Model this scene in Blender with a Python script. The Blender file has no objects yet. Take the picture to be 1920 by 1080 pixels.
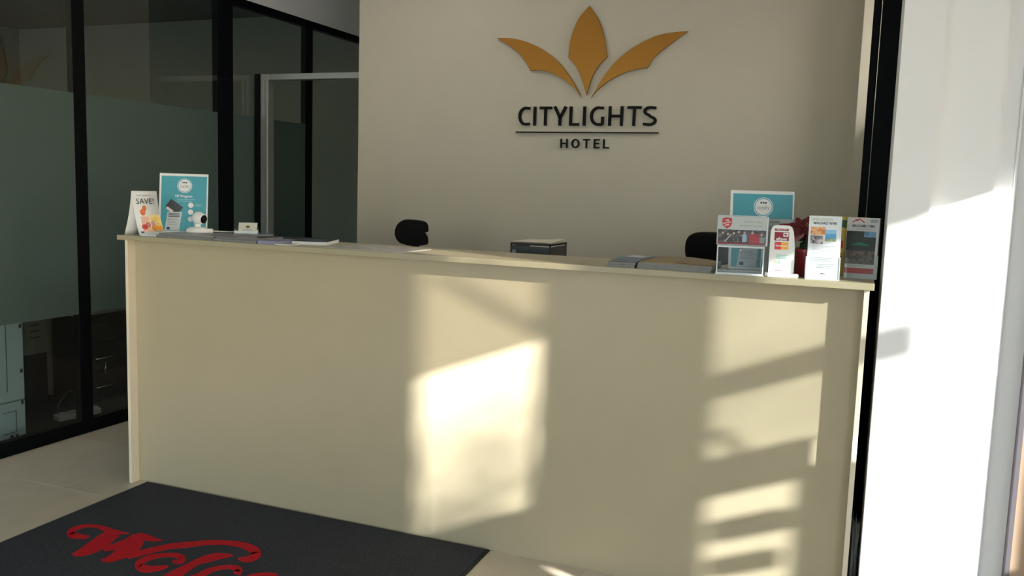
import bpy, bmesh, math, random
from mathutils import Matrix, Vector
random.seed(7)
S = bpy.context.scene
COL = S.collection

# ------------------------------------------------------------------ camera, sky, sun, exposure
cam_data = bpy.data.cameras.new('camera')
cam_data.sensor_width = 36.0
cam_data.lens = 1622.3458 / 1920 * 36.0
cam_data.clip_start = 0.02
cam = bpy.data.objects.new('camera', cam_data); COL.objects.link(cam)
CR = Vector((0.92667765, 0.37451511, 0.03173265)); CU = Vector((-0.07209072, 0.09424556, 0.9929354)); CF = Vector((-0.36887865, 0.92241867, -0.11433432))
cam.matrix_world = Matrix(((CR.x, CU.x, -CF.x, 3.0635144), (CR.y, CU.y, -CF.y, -3.0006996), (CR.z, CU.z, -CF.z, 1.4126407), (0, 0, 0, 1)))
S.camera = cam

SUN = Vector((2.4, -1.0, 0.95)).normalized()          # towards the sun
world = bpy.data.worlds.new('sky'); S.world = world; world.use_nodes = True
wn = world.node_tree.nodes; wl = world.node_tree.links
bg = wn['Background']
sky = wn.new('ShaderNodeTexSky'); sky.sky_type = 'NISHITA'; sky.sun_disc = False
sky.sun_elevation = math.asin(SUN.z); sky.sun_rotation = math.atan2(SUN.x, SUN.y)
sky.air_density = 1.0; sky.dust_density = 0.5; sky.ozone_density = 2.5
wl.new(sky.outputs[0], bg.inputs[0]); bg.inputs[1].default_value = 0.6

sun_data = bpy.data.lights.new('sun', 'SUN'); sun_data.energy = 22.0; sun_data.angle = math.radians(0.8); sun_data.color = (1.0, 1.0, 0.985)
sun = bpy.data.objects.new('sun', sun_data); COL.objects.link(sun)
sun.rotation_euler = SUN.to_track_quat('Z', 'Y').to_euler()

vs = S.view_settings
vs.view_transform = 'Standard'; vs.look = 'None'; vs.gamma = 1.0; vs.use_curve_mapping = False
vs.exposure = 0.7
if hasattr(S, 'cycles'):
    S.cycles.max_bounces = 10; S.cycles.diffuse_bounces = 6; S.cycles.transparent_max_bounces = 24

# ------------------------------------------------------------------ materials
def lin(c):
    return tuple(((v / 255) / 12.92 if v / 255 <= .04045 else ((v / 255 + .055) / 1.055) ** 2.4) for v in c)
MATS = {}
def mat(name, rgb, rough=.6, metal=0., spec=.5, noise=0., scale=20., bump=0., bscale=200., coat=0., trans=None):
    if name in MATS: return MATS[name]
    m = bpy.data.materials.new(name); m.use_nodes = True
    nt = m.node_tree; b = nt.nodes['Principled BSDF']
    c = lin(rgb)
    b.inputs['Base Color'].default_value = (*c, 1); b.inputs['Roughness'].default_value = rough
    b.inputs['Metallic'].default_value = metal; b.inputs['Specular IOR Level'].default_value = spec
    if coat: b.inputs['Coat Weight'].default_value = coat; b.inputs['Coat Roughness'].default_value = .1
    tc = nt.nodes.new('ShaderNodeTexCoord')
    if noise:
        n = nt.nodes.new('ShaderNodeTexNoise'); n.inputs['Scale'].default_value = scale; n.inputs['Detail'].default_value = 4
        r = nt.nodes.new('ShaderNodeValToRGB'); nt.links.new(tc.outputs['Object'], n.inputs['Vector']); nt.links.new(n.outputs['Fac'], r.inputs['Fac'])
        r.color_ramp.elements[0].position = .3; r.color_ramp.elements[1].position = .7
        r.color_ramp.elements[0].color = (*[v * (1 - noise) for v in c], 1); r.color_ramp.elements[1].color = (*[min(1, v * (1 + noise)) for v in c], 1)
        nt.links.new(r.outputs[0], b.inputs['Base Color'])
    if bump:
        n2 = nt.nodes.new('ShaderNodeTexNoise'); n2.inputs['Scale'].default_value = bscale; nt.links.new(tc.outputs['Object'], n2.inputs['Vector'])
        bp = nt.nodes.new('ShaderNodeBump'); bp.inputs['Strength'].default_value = bump; bp.inputs['Distance'].default_value = .002
        nt.links.new(n2.outputs['Fac'], bp.inputs['Height']); nt.links.new(bp.outputs[0], b.inputs['Normal'])
    MATS[name] = m; return m
def glass(name, tint, gloss=1.0, ior=1.45, rough=0.0):
    if name in MATS: return MATS[name]
    m = bpy.data.materials.new(name); m.use_nodes = True; nt = m.node_tree; nt.nodes.clear()
    o = nt.nodes.new('ShaderNodeOutputMaterial'); mx = nt.nodes.new('ShaderNodeMixShader'); t = nt.nodes.new('ShaderNodeBsdfTransparent'); g = nt.nodes.new('ShaderNodeBsdfGlossy')
    f = nt.nodes.new('ShaderNodeFresnel'); f.inputs['IOR'].default_value = ior
    t.inputs[0].default_value = (*tint, 1); g.inputs[0].default_value = (gloss, gloss, gloss, 1); g.inputs['Roughness'].default_value = rough
    gm = nt.nodes.new('ShaderNodeNewGeometry'); sb = nt.nodes.new('ShaderNodeMath'); sb.operation = 'SUBTRACT'; sb.inputs[0].default_value = 1.0; ml = nt.nodes.new('ShaderNodeMath'); ml.operation = 'MULTIPLY'   # reflect at the outer faces only
    nt.links.new(gm.outputs['Backfacing'], sb.inputs[1]); nt.links.new(f.outputs[0], ml.inputs[0]); nt.links.new(sb.outputs[0], ml.inputs[1])
    nt.links.new(ml.outputs[0], mx.inputs[0]); nt.links.new(t.outputs[0], mx.inputs[1]); nt.links.new(g.outputs[0], mx.inputs[2]); nt.links.new(mx.outputs[0], o.inputs[0])
    MATS[name] = m; return m
def film(name, rgb, clear, tint):
    m = bpy.data.materials.new(name); m.use_nodes = True; nt = m.node_tree
    b = nt.nodes['Principled BSDF']; b.inputs['Base Color'].default_value = (*lin(rgb), 1); b.inputs['Roughness'].default_value = .45
    o = nt.nodes['Material Output']; mx = nt.nodes.new('ShaderNodeMixShader'); t = nt.nodes.new('ShaderNodeBsdfTransparent'); t.inputs[0].default_value = (*tint, 1)
    mx.inputs[0].default_value = clear
    nt.links.new(b.outputs[0], mx.inputs[1]); nt.links.new(t.outputs[0], mx.inputs[2]); nt.links.new(mx.outputs[0], o.inputs[0])
    MATS[name] = m; return m
def fill_glow(name, rgb, power):  # emission used only by the added fill lights
    m = bpy.data.materials.new(name); m.use_nodes = True; nt = m.node_tree; nt.nodes.clear()
    o = nt.nodes.new('ShaderNodeOutputMaterial'); e = nt.nodes.new('ShaderNodeEmission'); e.inputs[0].default_value = (*rgb, 1); e.inputs[1].default_value = power
    nt.links.new(e.outputs[0], o.inputs[0]); MATS[name] = m; return m
def picture(name, cols, scale=14., stretch=(1, 1, 1), det=6.):
    """printed photograph: blotches of the print's own colours"""
    m = bpy.data.materials.new(name); m.use_nodes = True; nt = m.node_tree; b = nt.nodes['Principled BSDF']; b.inputs['Roughness'].default_value = .35
    tc = nt.nodes.new('ShaderNodeTexCoord'); mp = nt.nodes.new('ShaderNodeMapping'); mp.inputs['Scale'].default_value = stretch
    n = nt.nodes.new('ShaderNodeTexNoise'); n.inputs['Scale'].default_value = scale; n.inputs['Detail'].default_value = det; n.inputs['Roughness'].default_value = .65
    r = nt.nodes.new('ShaderNodeValToRGB'); cr = r.color_ramp
    while len(cr.elements) < len(cols): cr.elements.new(.5)
    for i, c in enumerate(cols):
        cr.elements[i].position = .3 + .4 * i / max(1, len(cols) - 1); cr.elements[i].color = (*lin(c), 1)
    nt.links.new(tc.outputs['Object'], mp.inputs[0]); nt.links.new(mp.outputs[0], n.inputs['Vector']); nt.links.new(n.outputs['Fac'], r.inputs[0]); nt.links.new(r.outputs[0], b.inputs['Base Color'])
    MATS[name] = m; return m

# ------------------------------------------------------------------ mesh helpers
class MB:
    def __init__(s): s.v = []; s.f = []; s.M = Matrix()
    def add(s, vs, fs):
        k = len(s.v); s.v += [s.M @ Vector(v) for v in vs]; s.f += [tuple(i + k for i in f) for f in fs]; return s
    def box(s, x0, x1, y0, y1, z0, z1):
        return s.add([(x0,y0,z0),(x1,y0,z0),(x1,y1,z0),(x0,y1,z0),(x0,y0,z1),(x1,y0,z1),(x1,y1,z1),(x0,y1,z1)],
              [(0,3,2,1),(4,5,6,7),(0,1,5,4),(1,2,6,5),(2,3,7,6),(3,0,4,7)])
    def prism(s, pts, axis, a, b):
        """2-D outline extruded along an axis: 'y' takes (x,z), 'z' takes (x,y), 'x' takes (y,z)"""
        n = len(pts)
        def w(p, t): return {'y': (p[0], t, p[1]), 'z': (p[0], p[1], t), 'x': (t, p[0], p[1])}[axis]
        return s.add([w(p, a) for p in pts] + [w(p, b) for p in pts], [tuple(range(n)), tuple(range(2 * n - 1, n - 1, -1))] + [(i, i + n, (i + 1) % n + n, (i + 1) % n) for i in range(n)])
    def lathe(s, prof, n=24, ax='z'):
        k = []; fs = []
        for r, z in prof:
            for i in range(n):
                a = 2 * math.pi * i / n; q = (r * math.cos(a), r * math.sin(a), z)
                k.append(q if ax == 'z' else ((q[0], -q[2], q[1]) if ax == 'y' else (q[2], q[0], q[1])))
        for j in range(len(prof) - 1):
            for i in range(n): fs.append((j*n+i, j*n+(i+1)%n, (j+1)*n+(i+1)%n, (j+1)*n+i))
        fs.append(tuple(range(n-1, -1, -1))); fs.append(tuple((len(prof)-1)*n+i for i in range(n)))
        return s.add(k, fs)
    def tube(s, path, r, n=8):
        P = [Vector(p) for p in path]; k = []; fs = []; up = Vector((0, 0, 1)); prev = None
        for j, p in enumerate(P):
            t = (P[min(j + 1, len(P) - 1)] - P[max(j - 1, 0)]).normalized()
            a = t.cross(up) if abs(t.dot(up)) < .95 else t.cross(Vector((1, 0, 0)))
            a.normalize()
            if prev and a.dot(prev) < 0: a = -a
            prev = a; b = t.cross(a); rr = r[j] if isinstance(r, (list, tuple)) else r
            for i in range(n):
                q = 2 * math.pi * i / n; k.append(tuple(p + a * math.cos(q) * rr + b * math.sin(q) * rr))
        for j in range(len(P) - 1):
            for i in range(n): fs.append((j*n+i, j*n+(i+1)%n, (j+1)*n+(i+1)%n, (j+1)*n+i))
        fs.append(tuple(range(n-1, -1, -1))); fs.append(tuple((len(P)-1)*n+i for i in range(n)))
        return s.add(k, fs)
    def disc(s, cx, cz, r, y0, y1, n=24): return s.prism([(cx + r*math.cos(2*math.pi*i/n), cz + r*math.sin(2*math.pi*i/n)) for i in range(n)], 'y', y0, y1)
    def ring(s, cx, cz, r0, r1, y0, y1, n=32):
        vs = []; fs = []
        for y in (y0, y1):
            for r in (r0, r1): vs += [(cx + r*math.cos(2*math.pi*i/n), y, cz + r*math.sin(2*math.pi*i/n)) for i in range(n)]
        for i in range(n):
            j = (i + 1) % n
            fs += [(i, j, n+j, n+i), (2*n+i, 3*n+i, 3*n+j, 2*n+j), (n+i, n+j, 3*n+j, 3*n+i), (i, 2*n+i, 2*n+j, j)]
        return s.add(vs, fs)
    def grid(s, fn, nu, nv):
        vs = [fn(u / nu, v / nv) for v in range(nv + 1) for u in range(nu + 1)]
        return s.add(vs, [(v*(nu+1)+u, v*(nu+1)+u+1, (v+1)*(nu+1)+u+1, (v+1)*(nu+1)+u) for v in range(nv) for u in range(nu)])
    def mesh(s, name, m, smooth=False):
        me = bpy.data.meshes.new(name); me.from_pydata([tuple(v) for v in s.v], [], s.f); me.update()
        bm = bmesh.new(); bm.from_mesh(me); bmesh.ops.recalc_face_normals(bm, faces=bm.faces); bm.to_mesh(me); bm.free()
        if m: me.materials.append(m)
        if smooth:
            for q in me.polygons: q.use_smooth = True
        return me
    def build(s, name, m, parent=None, bevel=0, smooth=False, sub=0, thick=0, seg=2):
        o = bpy.data.objects.new(name, s.mesh(name, m, smooth)); COL.objects.link(o)
        if parent: o.parent = parent
        if thick:
            k = o.modifiers.new('t', 'SOLIDIFY'); k.thickness = thick; k.offset = 0
        if sub:
            k = o.modifiers.new('s', 'SUBSURF'); k.levels = sub; k.render_levels = sub
        if bevel:
            k = o.modifiers.new('b', 'BEVEL'); k.width = bevel; k.segments = seg; k.limit_method = 'ANGLE'
        return o
def B(*a): return MB().box(*a)
def tag(o, label, cat, group=None):
    o['label'] = label; o['category'] = cat
    if group: o['group'] = group
    return o
def thing(name, label, cat, loc=(0, 0, 0), rz=0., group=None):
    o = bpy.data.objects.new(name, None); COL.objects.link(o); o.location = loc; o.rotation_euler = (0, 0, rz); o.empty_display_size = .05
    return tag(o, label, cat, group)
def struct(o): o['kind'] = 'structure'; return o
def group_struct(name, loc=(0, 0, 0)):
    o = bpy.data.objects.new(name, None); COL.objects.link(o); o.location = loc; o['kind'] = 'structure'; return o
def text(name, body, size, m, parent, M, width=None, depth=.0002, align='CENTER', bold=0.):
    """lettering in the local x-z plane of M, reading along +x, standing along +z, facing -y"""
    cu = bpy.data.curves.new(name, 'FONT'); cu.body = body; cu.size = size; cu.align_x = align; cu.align_y = 'CENTER'; cu.extrude = depth; cu.resolution_u = 2; cu.offset = bold
    ob = bpy.data.objects.new(name, cu); me = bpy.data.meshes.new_from_object(ob); bpy.data.objects.remove(ob)
    sx = 1.
    if width and len(me.vertices):
        xs = [v.co.x for v in me.vertices]; w = max(xs) - min(xs); sx = width / w
    T = M @ Matrix(((sx, 0, 0, 0), (0, 0, -1, 0), (0, 1, 0, 0), (0, 0, 0, 1)))
    me.transform(T); me.materials.clear(); me.materials.append(m); me.name = name
    o = bpy.data.objects.new(name, me); COL.objects.link(o); o.parent = parent; return o
def T(x, y, z): return Matrix.Translation((x, y, z))
def RX(a): return Matrix.Rotation(a, 4, 'X')
def RY(a): return Matrix.Rotation(a, 4, 'Y')
def RZ(a): return Matrix.Rotation(a, 4, 'Z')
def ribbon(pts, w):
    """closed outline of a stroke of width w along a 2-D polyline (mitred)"""
    P = [Vector(p) for p in pts]; L = []; R = []
    for i, p in enumerate(P):
        d0 = (P[i] - P[i-1]).normalized() if i else (P[1] - P[0]).normalized()
        d1 = (P[i+1] - P[i]).normalized() if i < len(P) - 1 else d0
        n0 = Vector((-d0.y, d0.x)); n1 = Vector((-d1.y, d1.x)); n = (n0 + n1).normalized(); k = 1 / max(.5, n.dot(n0))
        L.append(p + n * w / 2 * k); R.append(p - n * w / 2 * k)
    return [tuple(q) for q in L + R[::-1]]
def arc(cx, cy, rx, ry, a0, a1, n=14):
    return [(cx + rx*math.cos(math.radians(a0 + (a1-a0)*i/n)), cy + ry*math.sin(math.radians(a0 + (a1-a0)*i/n))) for i in range(n + 1)]
def strip_prism(mb, outline, axis, a, b):
    """prism of a ribbon outline, faced as a strip of quads so concave strokes stay clean"""
    n = len(outline) // 2
    for i in range(n - 1): mb.prism([outline[i], outline[i+1], outline[-2-i], outline[-1-i]], axis, a, b)
    return mb

# ------------------------------------------------------------------ traced outlines in metres (wall plane x,z and mat plane x,y)
LEAF = {"c":[[1.5572,2.4468],[1.572,2.4268],[1.5871,2.4071],[1.6016,2.387],[1.6144,2.3659],[1.6254,2.3436],[1.6351,2.3204],[1.6437,2.2964],[1.6514,2.2715],[1.658,2.2453],[1.6634,2.2181],[1.6684,2.1904],[1.6736,2.163],[1.6614,2.1511],[1.6491,2.1395],[1.6371,2.1273],[1.6257,2.1136],[1.6151,2.0983],[1.605,2.082],[1.5956,2.0642],[1.587,2.0447],[1.5795,2.0229],[1.573,1.9991],[1.5668,1.9745],[1.5605,1.9502],[1.5539,1.9711],[1.5475,1.9922],[1.5407,2.013],[1.5331,2.0332],[1.5246,2.053],[1.5154,2.0724],[1.5054,2.091],[1.4946,2.1082],[1.4827,2.1237],[1.4699,2.1376],[1.4566,2.1511],[1.4435,2.1648],[1.4455,2.1911],[1.447,2.2174],[1.4495,2.2437],[1.4542,2.27],[1.4616,2.297],[1.4708,2.3245],[1.4817,2.351],[1.4939,2.3749],[1.5081,2.3952],[1.5242,2.413],[1.5409,2.4297]],"l":[[0.9955,2.2887],[1.0184,2.288],[1.0411,2.2876],[1.0641,2.2866],[1.0879,2.2839],[1.1127,2.2795],[1.1382,2.2739],[1.1643,2.2668],[1.1909,2.2578],[1.2187,2.2468],[1.2474,2.234],[1.2758,2.2197],[1.3026,2.2043],[1.3276,2.1878],[1.3515,2.1702],[1.3742,2.1513],[1.3957,2.1311],[1.4161,2.1095],[1.4353,2.0864],[1.4536,2.0625],[1.471,2.0384],[1.4872,2.0138],[1.5023,1.9886],[1.517,1.9633],[1.5319,1.938],[1.5197,1.953],[1.5076,1.9681],[1.4951,1.9829],[1.4816,1.9967],[1.4669,2.0094],[1.4514,2.0213],[1.4349,2.0325],[1.4172,2.0434],[1.3976,2.0542],[1.3765,2.0648],[1.355,2.0745],[1.3345,2.0824],[1.3149,2.0884],[1.2956,2.0928],[1.2774,2.0959],[1.2611,2.0981],[1.2473,2.0991],[1.2356,2.0988],[1.2247,2.098],[1.2133,2.0974],[1.2056,2.1102],[1.1981,2.123],[1.1902,2.1359],[1.181,2.1487],[1.1704,2.1619],[1.1587,2.1751],[1.1461,2.1882],[1.1327,2.2006],[1.1185,2.2122],[1.1033,2.2232],[1.0873,2.2339],[1.0705,2.2447],[1.0527,2.2557],[1.0338,2.2667],[1.0146,2.2777]],"r":[[2.1207,2.2867],[2.1,2.2863],[2.0794,2.286],[2.0583,2.2853],[2.0364,2.2835],[2.0132,2.2808],[1.9892,2.2774],[1.9645,2.2726],[1.9393,2.2656],[1.9134,2.2562],[1.8867,2.2447],[1.8599,2.2316],[1.8339,2.2173],[1.8084,2.2019],[1.7831,2.1852],[1.7588,2.1671],[1.7359,2.1476],[1.7149,2.1268],[1.6955,2.1048],[1.677,2.0812],[1.6586,2.0557],[1.6404,2.0278],[1.6227,1.9977],[1.6052,1.9667],[1.5874,1.9359],[1.5979,1.9486],[1.608,1.9614],[1.6188,1.974],[1.6314,1.9865],[1.6462,1.9989],[1.6624,2.0113],[1.6799,2.0233],[1.6984,2.0347],[1.7185,2.0456],[1.7402,2.0561],[1.7618,2.0657],[1.7819,2.0738],[1.7999,2.0801],[1.8168,2.085],[1.8329,2.0888],[1.8484,2.0918],[1.8633,2.0937],[1.8773,2.0945],[1.8911,2.0949],[1.905,2.0954],[1.9118,2.1075],[1.9185,2.1196],[1.9254,2.1315],[1.9333,2.1427],[1.9416,2.1527],[1.9504,2.1619],[1.9604,2.1712],[1.9724,2.1814],[1.9869,2.1928],[2.0032,2.205],[2.0208,2.2177],[2.0392,2.2308],[2.0586,2.2443],[2.0791,2.2584],[2.1001,2.2726]]}
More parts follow.
